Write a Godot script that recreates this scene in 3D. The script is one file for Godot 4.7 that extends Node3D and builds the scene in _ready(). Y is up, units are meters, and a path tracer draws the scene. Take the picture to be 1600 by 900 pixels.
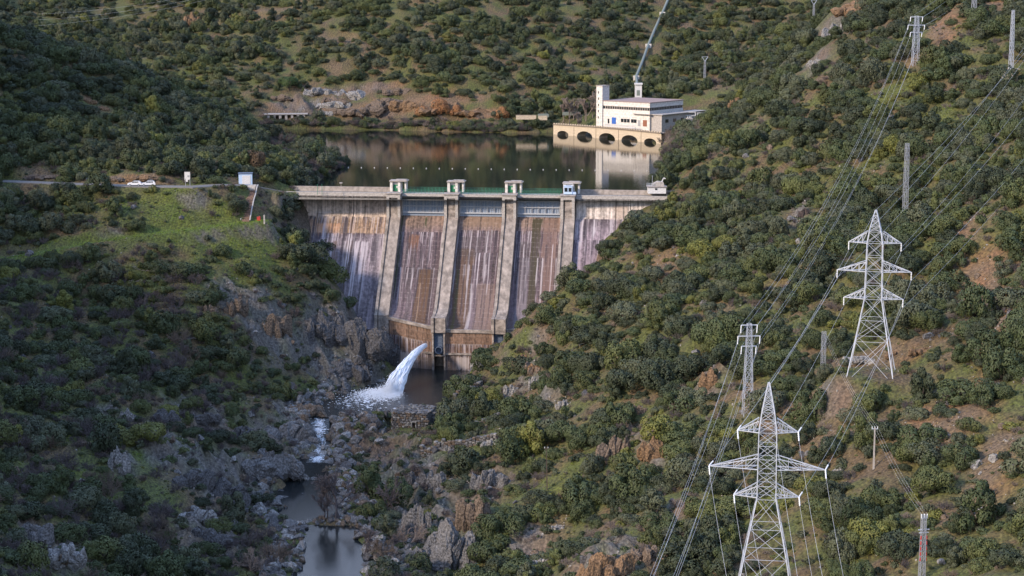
extends Node3D
# A concrete gravity dam across a wooded gorge, with a reservoir, a powerhouse and two power lines.

const F := 3000.0            # focal length in pixels of the 1600 x 900 photograph
const CAM_Y := 68.0          # camera height above the dam crest (crest is y = 0)
const HORIZON := -40.0       # picture row of the horizon
var TH := atan((450.0 - HORIZON) / F)

var rng := RandomNumberGenerator.new()
var n1 := FastNoiseLite.new()
var n2 := FastNoiseLite.new()
var n3 := FastNoiseLite.new()
var nr := FastNoiseLite.new()
var names := {}
var M := {}

func _ready():
	rng.seed = 7
	# ---- camera
	var cam := Camera3D.new()
	cam.name = "camera"
	cam.fov = rad_to_deg(2.0 * atan(450.0 / F))
	cam.near = 1.0
	cam.far = 6000.0
	cam.position = Vector3(0, CAM_Y, 0)
	cam.rotation.x = -TH
	add_child(cam)
	cam.current = true
	# ---- sky, sun, exposure
	var env := Environment.new()
	env.background_mode = Environment.BG_SKY
	var sky := Sky.new()
	var sm := ProceduralSkyMaterial.new()
	sm.sky_top_color = Color(0.50, 0.60, 0.78)
	sm.sky_horizon_color = Color(0.80, 0.82, 0.86)
	sm.sky_curve = 0.25
	sm.ground_bottom_color = Color(0.12, 0.12, 0.10)
	sm.ground_horizon_color = Color(0.45, 0.45, 0.44)
	sm.sky_energy_multiplier = 1.0
	sky.sky_material = sm
	env.sky = sky
	env.background_energy_multiplier = 0.95
	env.tonemap_mode = Environment.TONE_MAPPER_LINEAR
	env.tonemap_exposure = 2.7
	env.sdfgi_enabled = true
	env.ssao_enabled = true
	env.ssil_enabled = true
	var we := WorldEnvironment.new()
	we.name = "world_environment"
	we.environment = env
	add_child(we)
	var sun := DirectionalLight3D.new()
	sun.name = "sun"
	sun.light_energy = 0.7
	sun.light_color = Color(1.0, 0.915, 0.83)
	sun.light_angular_distance = 9.0
	sun.shadow_enabled = true
	add_child(sun)
	sun.look_at_from_position(Vector3.ZERO, -Vector3(-0.72, 0.46, 0.52), Vector3.UP)
	# ---- the place
	setup_noise()
	setup_materials()
	build_height()
	build_masks()
	build_terrain()
	build_water()
	build_roads()
	build_dam()
	build_jet()
	build_far_shore()
	build_abutments()
	build_hut()
	build_power_lines()
	build_rocks()
	build_vegetation()
	build_small_things()

# ---------------------------------------------------------------- naming
func numbered(called: String) -> String:
	if not names.has(called):
		names[called] = 0
		return called
	names[called] += 1
	return "%s_%03d" % [called, names[called]]

func tag(o, label := "", category := "", group := "", kind := ""):
	if label: o.set_meta("label", label)
	if category: o.set_meta("category", category)
	if group: o.set_meta("group", group)
	if kind: o.set_meta("kind", kind)
	return o

func thing(called: String, label: String, category: String, at := Vector3.ZERO, turn := 0.0, group := "") -> Node3D:
	var o := Node3D.new()
	o.name = numbered(called)
	add_child(o)
	o.position = at
	o.rotation.y = turn
	tag(o, label, category, group)
	return o

func part(called: String, mesh: Mesh, mat: Material, parent: Node) -> MeshInstance3D:
	var o := MeshInstance3D.new()
	o.name = numbered(called) if parent == self else called
	o.mesh = mesh
	o.material_override = mat
	parent.add_child(o, true)
	return o

# ---------------------------------------------------------------- photograph to place
func ray(px: float, py: float) -> Vector3:      # direction, scaled to one metre of depth
	var v := (450.0 - py) / F
	var u := (px - 800.0) / F
	var zc := cos(TH) + v * sin(TH)
	var yc := -sin(TH) + v * cos(TH)
	return Vector3(u / zc, yc / zc, -1.0)

func at_depth(px: float, py: float, d: float) -> Vector3:
	return Vector3(0, CAM_Y, 0) + ray(px, py) * d

func ground(px: float, py: float, d0 := 262.0) -> Vector3:   # where the sight line meets the terrain
	var r := ray(px, py)
	var d := d0
	var last := d
	while d < 1500.0:
		var y := CAM_Y + r.y * d
		if y < height(r.x * d, d):
			for k in 7:
				var m := (last + d) * 0.5
				if CAM_Y + r.y * m < height(r.x * m, m): d = m
				else: last = m
			return Vector3(r.x * d, height(r.x * d, d), -d)
		last = d
		d += 1.5
	return Vector3(r.x * 1500.0, 0, -1500.0)

func on(x: float, d: float) -> Vector3:
	return Vector3(x, height(x, d), -d)

# ---------------------------------------------------------------- mesh helpers
func mb() -> SurfaceTool:
	var st := SurfaceTool.new()
	st.begin(Mesh.PRIMITIVE_TRIANGLES)
	st.set_smooth_group(-1)
	return st

func done(st: SurfaceTool) -> ArrayMesh:
	st.generate_normals()
	return st.commit()

func quad(st: SurfaceTool, a: Vector3, b: Vector3, c: Vector3, d: Vector3):   # counter-clockwise seen from outside
	st.add_vertex(a); st.add_vertex(c); st.add_vertex(b)
	st.add_vertex(a); st.add_vertex(d); st.add_vertex(c)

func quad_uv(st: SurfaceTool, p: Array, uv: Array):
	for k in [0, 2, 1, 0, 3, 2]:
		st.set_uv(uv[k])
		st.add_vertex(p[k])

func bx(st: SurfaceTool, c: Vector3, s: Vector3, basis := Basis.IDENTITY):
	var h := s * 0.5
	var v := []
	for k in 8:
		v.append(c + basis * Vector3(h.x if k & 1 else -h.x, h.y if k & 2 else -h.y, h.z if k & 4 else -h.z))
	quad(st, v[4], v[5], v[7], v[6])
	quad(st, v[1], v[0], v[2], v[3])
	quad(st, v[5], v[1], v[3], v[7])
	quad(st, v[0], v[4], v[6], v[2])
	quad(st, v[6], v[7], v[3], v[2])
	quad(st, v[0], v[1], v[5], v[4])

func bar(st: SurfaceTool, a: Vector3, b: Vector3, w: float, w2 := -1.0):      # a square bar between two points
	var l := b - a
	if l.length() < 0.001: return
	var y := l.normalized()
	var x := y.cross(Vector3.UP if abs(y.y) < 0.95 else Vector3.RIGHT).normalized()
	var z := x.cross(y)
	var e := w2 if w2 >= 0.0 else w
	var q := []
	for k in 4:
		var s := Vector2(1 if k == 0 or k == 3 else -1, 1 if k < 2 else -1) * 0.5
		q.append([a + (x * s.x + z * s.y) * w, b + (x * s.x + z * s.y) * e])
	for k in 4:
		var n := (k + 1) % 4
		quad(st, q[k][0], q[k][1], q[n][1], q[n][0])
	quad(st, q[0][0], q[1][0], q[2][0], q[3][0])
	quad(st, q[3][1], q[2][1], q[1][1], q[0][1])

func tube(st: SurfaceTool, pts: Array, radii: Array, n := 8, cap := true):
	var rings := []
	for i in pts.size():
		var t: Vector3 = (pts[min(i + 1, pts.size() - 1)] - pts[max(i - 1, 0)]).normalized()
		var x := t.cross(Vector3.UP if abs(t.y) < 0.95 else Vector3.RIGHT).normalized()
		var z := x.cross(t)
		var r := []
		for k in n:
			var a := TAU * k / n
			r.append(pts[i] + (x * cos(a) + z * sin(a)) * radii[i])
		rings.append(r)
	for i in pts.size() - 1:
		for k in n:
			var m := (k + 1) % n
			quad(st, rings[i][k], rings[i][m], rings[i + 1][m], rings[i + 1][k])
	if cap:
		for e in [0, pts.size() - 1]:
			for k in range(1, n - 1):
				if e == 0:
					st.add_vertex(rings[e][0]); st.add_vertex(rings[e][k]); st.add_vertex(rings[e][k + 1])
				else:
					st.add_vertex(rings[e][0]); st.add_vertex(rings[e][k + 1]); st.add_vertex(rings[e][k])

func prism(st: SurfaceTool, outline: PackedVector2Array, z0: float, z1: float, xf := Transform3D.IDENTITY):   # outline in x, y, counter-clockwise
	var idx := Geometry2D.triangulate_polygon(outline)
	for k in range(0, idx.size(), 3):
		var a := outline[idx[k]]; var b := outline[idx[k + 1]]; var c := outline[idx[k + 2]]
		if (b - a).cross(c - a) < 0.0:
			var t := b; b = c; c = t
		st.add_vertex(xf * Vector3(a.x, a.y, z1)); st.add_vertex(xf * Vector3(c.x, c.y, z1)); st.add_vertex(xf * Vector3(b.x, b.y, z1))
		st.add_vertex(xf * Vector3(a.x, a.y, z0)); st.add_vertex(xf * Vector3(b.x, b.y, z0)); st.add_vertex(xf * Vector3(c.x, c.y, z0))
	for k in outline.size():
		var a := outline[k]; var b := outline[(k + 1) % outline.size()]
		quad(st, xf * Vector3(a.x, a.y, z1), xf * Vector3(a.x, a.y, z0), xf * Vector3(b.x, b.y, z0), xf * Vector3(b.x, b.y, z1))

# ---------------------------------------------------------------- noise and materials
func setup_noise():
	for a in [[n1, 11, 0.03], [n2, 23, 0.12], [n3, 37, 0.011], [nr, 51, 0.07]]:
		var n: FastNoiseLite = a[0]
		n.seed = a[1]
		n.frequency = a[2]
		n.noise_type = FastNoiseLite.TYPE_SIMPLEX_SMOOTH
		n.fractal_type = FastNoiseLite.FRACTAL_FBM
		n.fractal_octaves = 3
	nr.fractal_type = FastNoiseLite.FRACTAL_RIDGED
	nr.fractal_octaves = 4

func lin(r, g, b) -> Color:
	return Color(r, g, b).linear_to_srgb()

func mat(c: Color, rough := 0.9, metal := 0.0) -> StandardMaterial3D:
	var m := StandardMaterial3D.new()
	m.albedo_color = c
	m.roughness = rough
	m.metallic = metal
	return m

func noise_tex(seed_: int, freq: float, lo: float, hi: float, size := 512, normal := false, strength := 8.0, kind := FastNoiseLite.TYPE_SIMPLEX_SMOOTH, oct := 5) -> ImageTexture:
	var n := FastNoiseLite.new()
	n.seed = seed_
	n.frequency = freq
	n.noise_type = kind
	n.fractal_type = FastNoiseLite.FRACTAL_FBM
	n.fractal_octaves = oct
	n.fractal_gain = 0.62
	var im := n.get_seamless_image(size, size)
	if normal:
		im.convert(Image.FORMAT_RGBA8)
		im.bump_map_to_normal_map(strength)
	else:
		im.convert(Image.FORMAT_L8)
		var d := im.get_data()
		for i in d.size():
			d[i] = int(clamp(lo + (hi - lo) * d[i] / 255.0, 0.0, 1.0) * 255.0)
		im = Image.create_from_data(size, size, false, Image.FORMAT_L8, d)
	return ImageTexture.create_from_image(im)

func grainy(m: StandardMaterial3D, tex: Texture2D, scale: float, nrm: Texture2D = null, ns := 1.0):
	m.albedo_texture = tex
	m.uv1_triplanar = true
	m.uv1_world_triplanar = true
	m.uv1_scale = Vector3.ONE * scale
	if nrm:
		m.normal_enabled = true
		m.normal_texture = nrm
		m.normal_scale = ns
	return m

func setup_materials():
	var t_soil := noise_tex(3, 0.02, 0.25, 1.25, 512)
	var t_soil_n := noise_tex(4, 0.03, 0, 1, 512, true, 10.0)
	var t_conc := noise_tex(9, 0.012, 0.72, 1.05, 512)
	var t_conc_n := noise_tex(10, 0.05, 0, 1, 512, true, 3.0)
	var t_rock := noise_tex(14, 0.02, 0.2, 1.3, 512, false, 0, FastNoiseLite.TYPE_SIMPLEX_SMOOTH, 6)
	var t_rock_n := noise_tex(15, 0.02, 0, 1, 512, true, 14.0, FastNoiseLite.TYPE_CELLULAR, 4)
	var t_leaf := noise_tex(19, 0.05, 0.5, 1.15, 256)
	M.t_conc = t_conc
	M.soil = grainy(mat(Color.WHITE, 0.95), t_soil, 0.11, t_soil_n, 1.0)
	M.soil.vertex_color_use_as_albedo = true
	M.rock = []
	for c in [lin(0.225, 0.22, 0.218), lin(0.135, 0.132, 0.135), lin(0.21, 0.158, 0.115), lin(0.28, 0.175, 0.095), lin(0.36, 0.35, 0.335), lin(0.10, 0.075, 0.068)]:
		M.rock.append(grainy(mat(c, 0.9), t_rock, 0.16, t_rock_n, 1.2))
	M.rock_white = grainy(mat(lin(0.42, 0.39, 0.35), 0.9), t_rock, 0.3, t_rock_n, 1.0)
	M.concrete = grainy(mat(lin(0.40, 0.355, 0.315), 0.85), t_conc, 0.09, t_conc_n, 0.6)
	M.pier = grainy(mat(lin(0.40, 0.345, 0.30), 0.85), noise_tex(41, 0.02, 0.5, 1.12, 512), 0.04, t_conc_n, 0.6)
	M.concrete_pale = grainy(mat(lin(0.46, 0.43, 0.395), 0.8), t_conc, 0.2)
	M.cream = grainy(mat(lin(0.74, 0.71, 0.66), 0.8), t_conc, 0.15)
	M.sandstone = grainy(mat(lin(0.58, 0.49, 0.36), 0.85), t_conc, 0.25, t_conc_n, 0.5)
	M.white = grainy(mat(lin(0.75, 0.75, 0.74), 0.6), t_conc, 0.6)
	M.steel = mat(lin(0.44, 0.475, 0.53), 0.5, 0.15)
	M.mast = mat(lin(0.33, 0.35, 0.38), 0.55, 0.2)
	M.steel_dark = mat(lin(0.3, 0.31, 0.32), 0.55, 0.3)
	M.gate = grainy(mat(lin(0.33, 0.40, 0.50), 0.5, 0.2), t_conc, 0.5)
	M.gate_rib = grainy(mat(lin(0.55, 0.58, 0.62), 0.5, 0.2), t_conc, 0.5)
	M.blue_grey = grainy(mat(lin(0.11, 0.15, 0.22), 0.6, 0.1), t_conc, 0.6)
	M.pale_blue = mat(lin(0.42, 0.55, 0.72), 0.5)
	M.blue = mat(lin(0.02, 0.10, 0.38), 0.5)
	M.green = mat(lin(0.012, 0.16, 0.07), 0.5)
	M.rail_green = mat(lin(0.03, 0.16, 0.10), 0.5)
	M.pipe_green = grainy(mat(lin(0.22, 0.255, 0.225), 0.55, 0.1), t_conc, 0.4)
	M.roof_pink = grainy(mat(lin(0.36, 0.26, 0.23), 0.8), t_conc, 0.3)
	M.step_red = grainy(mat(lin(0.30, 0.19, 0.14), 0.9), t_rock, 0.4)
	M.red = mat(lin(0.42, 0.04, 0.03), 0.5)
	M.rust = grainy(mat(lin(0.30, 0.12, 0.07), 0.8), t_conc, 0.4)
	M.asphalt = grainy(mat(lin(0.20, 0.19, 0.18), 0.9), t_conc, 0.3)
	M.gravel = grainy(mat(lin(0.33, 0.27, 0.21), 0.95), t_soil, 0.5, t_soil_n, 0.8)
	M.glass = mat(lin(0.02, 0.025, 0.03), 0.08)
	M.car_white = mat(lin(0.72, 0.73, 0.74), 0.25)
	M.car_white.clearcoat_enabled = true
	M.tyre = mat(lin(0.012, 0.012, 0.012), 0.9)
	M.insulator = mat(lin(0.72, 0.74, 0.75), 0.25)
	M.wire = mat(lin(0.62, 0.63, 0.64), 0.5, 0.1)
	M.bark = grainy(mat(lin(0.07, 0.055, 0.045), 0.95), t_leaf, 0.6)
	M.bark_pale = grainy(mat(lin(0.26, 0.23, 0.21), 0.95), t_leaf, 0.6)
	M.wood = grainy(mat(lin(0.10, 0.075, 0.06), 0.9), t_leaf, 0.6)
	M.twig = []
	for c in [lin(0.105, 0.088, 0.088), lin(0.15, 0.118, 0.092), lin(0.26, 0.115, 0.045), lin(0.21, 0.17, 0.145)]:
		var t := mat(c, 0.95)
		t.vertex_color_use_as_albedo = true
		M.twig.append(t)
	M.leaf = []
	# holm oak, olive, yellow green, dark, grey green, pine
	for c in [lin(0.050, 0.070, 0.024), lin(0.078, 0.095, 0.028), lin(0.125, 0.135, 0.028), lin(0.034, 0.048, 0.022), lin(0.072, 0.086, 0.048), lin(0.045, 0.085, 0.022)]:
		var t := mat(c, 0.75)
		t.vertex_color_use_as_albedo = true
		t.cull_mode = BaseMaterial3D.CULL_DISABLED
		M.leaf.append(t)
	M.leaf_rust = mat(lin(0.30, 0.145, 0.06), 0.8)
	M.leaf_rust.vertex_color_use_as_albedo = true
	M.leaf_brown = mat(lin(0.105, 0.072, 0.042), 0.85)
	M.leaf_brown.vertex_color_use_as_albedo = true
	M.foam = mat(lin(0.80, 0.83, 0.86), 0.6)
	var wn := noise_tex(31, 0.02, 0, 1, 512, true, 3.0)
	var wn2 := noise_tex(32, 0.03, 0, 1, 512, true, 6.0)
	M.lake = mat(lin(0.010, 0.014, 0.012), 0.04)
	M.lake.metallic_specular = 0.6
	grainy(M.lake, null, 0.05, wn, 0.05)
	M.river = mat(lin(0.010, 0.013, 0.014), 0.05)
	M.river.metallic_specular = 0.35
	grainy(M.river, null, 0.16, wn2, 0.12)
	M.pool = mat(lin(0.012, 0.016, 0.017), 0.07)
	grainy(M.pool, null, 0.22, wn2, 0.45)
# ---------------------------------------------------------------- terrain
const GX0 := -300.0
const GZ0 := 170.0
const GS := 4.0
const GNX := 151
const GNZ := 241
var grid := PackedFloat32Array()
const POOL_Y := -50.5
const RIVER_Y := -54.0
const LAKE_Y := -1.5
# shoreline of the reservoir, in x and depth
var lake_poly := PackedVector2Array([Vector2(-67, 598), Vector2(-68, 640), Vector2(-63, 690), Vector2(-62, 722), Vector2(-88, 768), Vector2(-126, 830), Vector2(-112, 874), Vector2(-60, 868), Vector2(-28, 858), Vector2(6, 851), Vector2(22, 856), Vector2(66, 812), Vector2(61, 772), Vector2(55, 690), Vector2(46, 632), Vector2(44, 588)])
# river: depth, centre x, half width, water level
var river_line := [[250.0, -34.0, 7.0, -54.0], [389.0, -37.5, 7.0, -54.0], [412.0, -40.0, 6.0, -54.0], [425.0, -45.0, 7.0, -54.0], [455.0, -50.5, 6.0, -54.0], [474.0, -50.0, 4.0, -54.0], [482.0, -49.5, 2.4, -53.6], [496.0, -51.0, 2.2, -52.0], [507.0, -52.0, 2.5, -50.6], [511.0, -47.0, 8.0, -50.5], [517.0, -39.5, 15.5, -50.5], [528.0, -35.5, 17.5, -50.5], [545.0, -30.5, 14.5, -50.5], [562.0, -22.0, 13.5, -50.5], [578.0, -20.0, 14.0, -50.5]]
var road_line := []
var path_line := []

func river_at(d: float) -> Array:     # centre, half width, level
	var r := river_line
	if d <= r[0][0]: return [r[0][1], r[0][2], r[0][3]]
	for k in r.size() - 1:
		if d < r[k + 1][0]:
			var t: float = (d - r[k][0]) / (r[k + 1][0] - r[k][0])
			return [lerp(r[k][1], r[k + 1][1], t), lerp(r[k][2], r[k + 1][2], t), lerp(r[k][3], r[k + 1][3], t)]
	return []

func control_points() -> Array:
	var out := []
	# seen in the photograph: picture x, y and depth; all are bare-ground estimates
	for a in [
		# right bank, near
		[1195, 934, 317], [1440, 900, 300], [1600, 900, 285], [1361, 583, 390], [1600, 583, 366], [1600, 300, 450], [1600, 110, 560], [1600, 10, 600],
		[1415, 335, 500], [1400, 100, 600], [1300, 75, 650], [1250, 85, 700], [1170, 170, 700], [1110, 215, 690], [1300, 5, 720],
		[1000, 500, 480], [900, 600, 470], [1000, 700, 410], [850, 720, 430], [750, 705, 450], [670, 716, 462], [1100, 900, 340], [850, 890, 378], [960, 850, 352],
		[800, 790, 412], [700, 800, 418], [700, 900, 385], [620, 790, 430], [1200, 700, 385], [1400, 700, 355], [1500, 450, 430],
		[1300, 400, 470], [1150, 450, 480], [1200, 250, 590], [1120, 330, 570], [1040, 312, 590],
		[990, 375, 562], [905, 435, 552], [830, 492, 546], [800, 546, 541], [770, 594, 534], [720, 648, 516], [690, 668, 500],
		# left bank
		[0, 405, 552], [100, 388, 557], [200, 370, 562], [300, 358, 568], [410, 346, 578],
		[0, 550, 490], [0, 700, 415], [0, 900, 330], [100, 900, 350], [250, 900, 372], [400, 900, 386],
		[300, 700, 445], [400, 700, 468], [200, 800, 400], [300, 800, 415], [400, 800, 432], [200, 600, 485], [300, 500, 530], [100, 500, 520],
		[400, 450, 553], [505, 425, 574], [545, 465, 573], [450, 330, 598], [560, 520, 562], [450, 550, 540], [540, 585, 550], [480, 625, 528], [400, 600, 520],
		# the ridge behind the left road
		[470, 236, 720], [310, 172, 720], [175, 92, 720], [0, 45, 720], [0, 160, 650], [200, 220, 640], [400, 250, 655],
		# far hill
		[700, 100, 910], [700, 0, 985], [100, 0, 1050], [400, 100, 930], [200, 50, 1010], [1000, 100, 930], [1000, 0, 1000], [1200, 50, 960], [1200, 0, 1000], [500, 0, 1000], [900, 50, 950]]:
		out.append(at_depth(a[0], a[1], a[2]))
	# in metres: x, height, depth; unseen hills far left raised to block sun
	for a in [[-160, 3.5, 599], [-135, 3.5, 592], [-111, 3.5, 585], [-97, 3.4, 583], [-84, 3, 596], [-72, 0.5, 606],
		[-66, 1, 640], [-100, 6, 640], [-100, -3, 770], [-150, 8, 800], [-230, 50, 760], [-230, 30, 850], [-285, 125, 720], [-240, 88, 680],  # includes unseen heights at far left, raised to shade the ridge
		[47, 0.5, 598], [60, 6, 600], [62, 6, 690], [70, 4, 772], [60, 3.6, 835], [85, 4, 830], [100, 10, 800], [40, 3.6, 850], [120, 22, 760], [140, 40, 800],
		[20, 3, 862], [-10, 1, 862], [-104, 2, 880], [-60, 1, 876],
		[0, -12, 640], [0, -14, 700], [0, -12, 780], [-40, -12, 700], [-40, -12, 640], [30, -10, 640], [20, -8, 800], [-30, -8, 820], [-80, -6, 820],
		[-27, -52.3, 500], [-22, -51.6, 503], [-32, -52.6, 497], [-27, -52, 507], [-30, -51.6, 482], [-24, -50.2, 478], [-28, -50.2, 468], [-34, -52.5, 472], [-20, -50.5, 492], [-36, -56, 330], [-39, -56, 389], [-50, -56, 455], [-48, -55, 480], [-40, -53, 530], [-20, -54, 560], [-36, -56, 250],
		[-14, -51, 570], [-40, -51, 572], [-15, -40, 588], [-45, -38, 588], [10, -34, 585], [-58, -26, 590], [30, -12, 592],
		[-240, 102, 605], [-290, 138, 600], [-285, 112, 555], [-240, 50, 480], [-290, 95, 480], [-205, 35, 380], [-265, 98, 390], [-190, 45, 280], [-250, 100, 300], [-290, 110, 350],  # unseen left hillside, raised to keep sun off the left bank
		[-110, -28, 260], [-60, -46, 250], [0, -48, 300], [0, -48, 250], [60, -24, 260], [110, -2, 280], [150, 10, 300], [180, 30, 400], [200, 55, 500], [240, 90, 600], [230, 95, 720], [290, 120, 640],
		[200, 70, 850], [260, 90, 950], [100, 75, 1050], [0, 72, 1050], [-100, 75, 1060], [-250, 75, 1110], [250, 100, 1100], [0, 90, 1130],
		[-290, 105, 180], [-180, 40, 200], [0, -50, 180], [290, 70, 180]]:
		out.append(Vector3(a[0], a[1], -a[2]))
	return out

func build_height():
	var cp := control_points()
	var n := cp.size()
	var m := n + 3
	var A := []
	for i in m:
		var row := PackedFloat64Array()
		row.resize(m + 1)
		A.append(row)
	for i in n:
		for j in n:
			var dx: float = cp[i].x - cp[j].x
			var dz: float = cp[i].z - cp[j].z
			A[i][j] = sqrt(dx * dx + dz * dz + 16.0)
		A[i][i] -= 1.2
		A[i][n] = 1.0; A[i][n + 1] = cp[i].x / 100.0; A[i][n + 2] = -cp[i].z / 100.0
		A[n][i] = 1.0; A[n + 1][i] = cp[i].x / 100.0; A[n + 2][i] = -cp[i].z / 100.0
		A[i][m] = cp[i].y
	for c in m:
		var p := c
		for r in range(c + 1, m):
			if abs(A[r][c]) > abs(A[p][c]): p = r
		var t = A[c]; A[c] = A[p]; A[p] = t
		var rc: PackedFloat64Array = A[c]
		for r in range(c + 1, m):
			var f: float = A[r][c] / rc[c]
			if f == 0.0: continue
			var rr: PackedFloat64Array = A[r]
			for k in range(c, m + 1): rr[k] -= f * rc[k]
			A[r] = rr
	var w := PackedFloat64Array()
	w.resize(m)
	for c in range(m - 1, -1, -1):
		var s: float = A[c][m]
		for k in range(c + 1, m): s -= A[c][k] * w[k]
		w[c] = s / A[c][c]
	var xs := PackedFloat32Array()
	var zs := PackedFloat32Array()
	for p in cp:
		xs.append(p.x); zs.append(-p.z)
	grid.resize(GNX * GNZ)
	# every other node is solved, the rest interpolated
	for j in range(0, GNZ, 2):
		var z := GZ0 + j * GS
		for i in range(0, GNX, 2):
			var x := GX0 + i * GS
			var s := w[n] + w[n + 1] * x / 100.0 + w[n + 2] * z / 100.0
			for k in n:
				var dx := x - xs[k]
				var dz := z - zs[k]
				s += w[k] * sqrt(dx * dx + dz * dz + 16.0)
			grid[j * GNX + i] = s
	for j in range(0, GNZ, 2):
		for i in range(1, GNX, 2):
			grid[j * GNX + i] = (grid[j * GNX + i - 1] + grid[j * GNX + i + 1]) * 0.5
	for j in range(1, GNZ, 2):
		for i in GNX:
			grid[j * GNX + i] = (grid[(j - 1) * GNX + i] + grid[(j + 1) * GNX + i]) * 0.5
	for a in [[1361, 583, 390, 6.5], [1194, 937, 317, 6.0]]:
		var q := at_depth(a[0], a[1], a[2])
		pads.append([q.x, a[2], q.y, a[3]])
	# the road on the left bank and the green track below it: world x, height, depth, half width
	for a in [[0, 283, 599], [100, 287, 592], [230, 291.5, 586], [300, 292, 584], [350, 289, 592], [392, 290, 600], [445, 300, 606]]:
		road_line.append(at_depth(a[0], a[1], a[2]))
	for a in [[-60, 412, 549], [0, 405, 552], [100, 388, 557], [200, 370, 562], [300, 358, 568], [380, 348, 575], [415, 344, 578]]:
		path_line.append(at_depth(a[0], a[1], a[2]))

var pads := []      # level ground under the pylons: x, depth, height, radius

func line_near(line: Array, x: float, d: float) -> Vector2:    # distance to a polyline and its height there
	var best := Vector2(1e9, 0)
	for k in line.size() - 1:
		var a: Vector3 = line[k]
		var b: Vector3 = line[k + 1]
		var ab := Vector2(b.x - a.x, b.z - a.z)
		var t: float = clamp(((x - a.x) * ab.x + (-d - a.z) * ab.y) / ab.length_squared(), 0.0, 1.0)
		var q := Vector2(a.x + ab.x * t - x, a.z + ab.y * t + d).length()
		if q < best.x: best = Vector2(q, lerp(a.y, b.y, t))
	return best

func base_height(x: float, d: float) -> float:
	var fx: float = clamp((x - GX0) / GS, 0.0, GNX - 1.001)
	var fz: float = clamp((d - GZ0) / GS, 0.0, GNZ - 1.001)
	var i := int(fx)
	var j := int(fz)
	fx -= i; fz -= j
	var o := j * GNX + i
	var y: float = lerp(lerp(grid[o], grid[o + 1], fx), lerp(grid[o + GNX], grid[o + GNX + 1], fx), fz)
	var over: float = max(0.0, abs(x) - 290.0)
	y += over * 0.18
	if d > 1120.0: y += (d - 1120.0) * 0.16
	if d < 175.0: y = lerp(y, -30.0, clamp((175.0 - d) / 300.0, 0.0, 1.0))
	return y

var poly_box := Rect2(-130, 585, 200, 295)
func poly_dist(x: float, d: float) -> float:      # signed: negative inside the lake
	if not poly_box.grow(8).has_point(Vector2(x, d)): return 9.0
	var p := Vector2(x, d)
	var b := 1e9
	for k in lake_poly.size():
		var q := Geometry2D.get_closest_point_to_segment(p, lake_poly[k], lake_poly[(k + 1) % lake_poly.size()])
		b = min(b, q.distance_squared_to(p))
	return -sqrt(b) if Geometry2D.is_point_in_polygon(p, lake_poly) else sqrt(b)

func mask(a: PackedFloat32Array, x: float, d: float) -> float:
	if a.is_empty(): return 0.0
	var fx: float = clamp((x - MX0) / MS, 0.0, MNX - 1.001)
	var fz: float = clamp((d - MZ0) / MS, 0.0, MNZ - 1.001)
	var i := int(fx)
	var j := int(fz)
	fx -= i; fz -= j
	var o := j * MNX + i
	return lerp(lerp(a[o], a[o + 1], fx), lerp(a[o + MNX], a[o + MNX + 1], fx), fz)

func height(x: float, d: float) -> float:
	var y := base_height(x, d)
	var calm := 1.0
	if d > 540.0 and d < 612.0 and x < -60.0 or (x < -60.0 and d > 520.0 and d < 620.0):
		var r := line_near(road_line, x, d)
		var rw: float = 1.0 - smoothstep(2.6, 7.0, r.x)
		y = lerp(y, r.y, rw)
		calm = min(calm, 1.0 - rw)
		var p := line_near(path_line, x, d)
		var pw: float = 1.0 - smoothstep(1.3, 4.0, p.x)
		y = lerp(y, p.y, pw)
		calm = min(calm, 1.0 - pw)
	y += calm * (n1.get_noise_2d(x, d) * 3.0 + n2.get_noise_2d(x, d) * 0.7)
	var rk := mask(m_rock, x, d)
	if rk > 0.02:
		y += calm * rk * ((nr.get_noise_2d(x, d * 0.8) - 0.35) * 4.2 + n2.get_noise_2d(x * 2.7, d * 2.7) * 1.4)
	for q in pads:
		var pd := Vector2(x - q[0], d - q[1]).length()
		if pd < q[3] * 2.0: y = lerp(y, q[2], 1.0 - smoothstep(q[3], q[3] * 2.0, pd))
	# water bodies
	if d < 580.0:
		var r := river_at(d)
		if r.size():
			var isl: float = Vector2((x + 39.5) / 7.0, (d - 419.0) / 3.0).length()
			var wob: float = n1.get_noise_2d(x * 0.4 + 77.0, d * 2.2) * 3.5 + n2.get_noise_2d(x * 0.6 + 77.0, d * 1.3) * 2.2
			var off: float = abs(x - r[0]) - r[1] - wob
			if off < 0.0: y = min(y, r[2] - 0.25 + max(off, -4.0) * 0.3)
			elif off < 12.0: y = max(y, r[2] - 0.2 + min(off, 3.0) * 0.3)
			if isl < 1.4: y = max(y, RIVER_Y - 0.6 + (1.4 - isl) * 1.3 + n2.get_noise_2d(x * 3.0, d * 3.0) * 0.5)
	elif d < 890.0:
		var s := poly_dist(x, d)
		if s < 0.0: y = min(y, LAKE_Y - 0.4 + max(s, -20.0) * 0.4)
		elif s < 8.0 and (d > 614.0 or x < -72.0 or x > 52.0): y = max(y, LAKE_Y + 0.1 + s * 0.25)
	if d > 566.0 and d < 608.0 and x > -66.0 and x < 46.0:      # the dam's own mass takes the place of the hillside
		var z: float = 600.0 - d - (x + 9.6) * 0.114
		var cap: float = -10.5 - max(z - 1.0, 0.0) * 1.25
		y = lerp(y, min(y, cap), smoothstep(-50.0, -43.0, x) * (1.0 - smoothstep(20.0, 30.0, x)))
	return y

# ---- ground cover masks, 2 m cells
const MX0 := -240.0
const MZ0 := 270.0
const MS := 2.0
const MNX := 221
const MNZ := 391
var m_rock := PackedFloat32Array()
var m_grass := PackedFloat32Array()
var m_earth := PackedFloat32Array()
var m_clear := PackedFloat32Array()
var m_bare := PackedFloat32Array()

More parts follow.
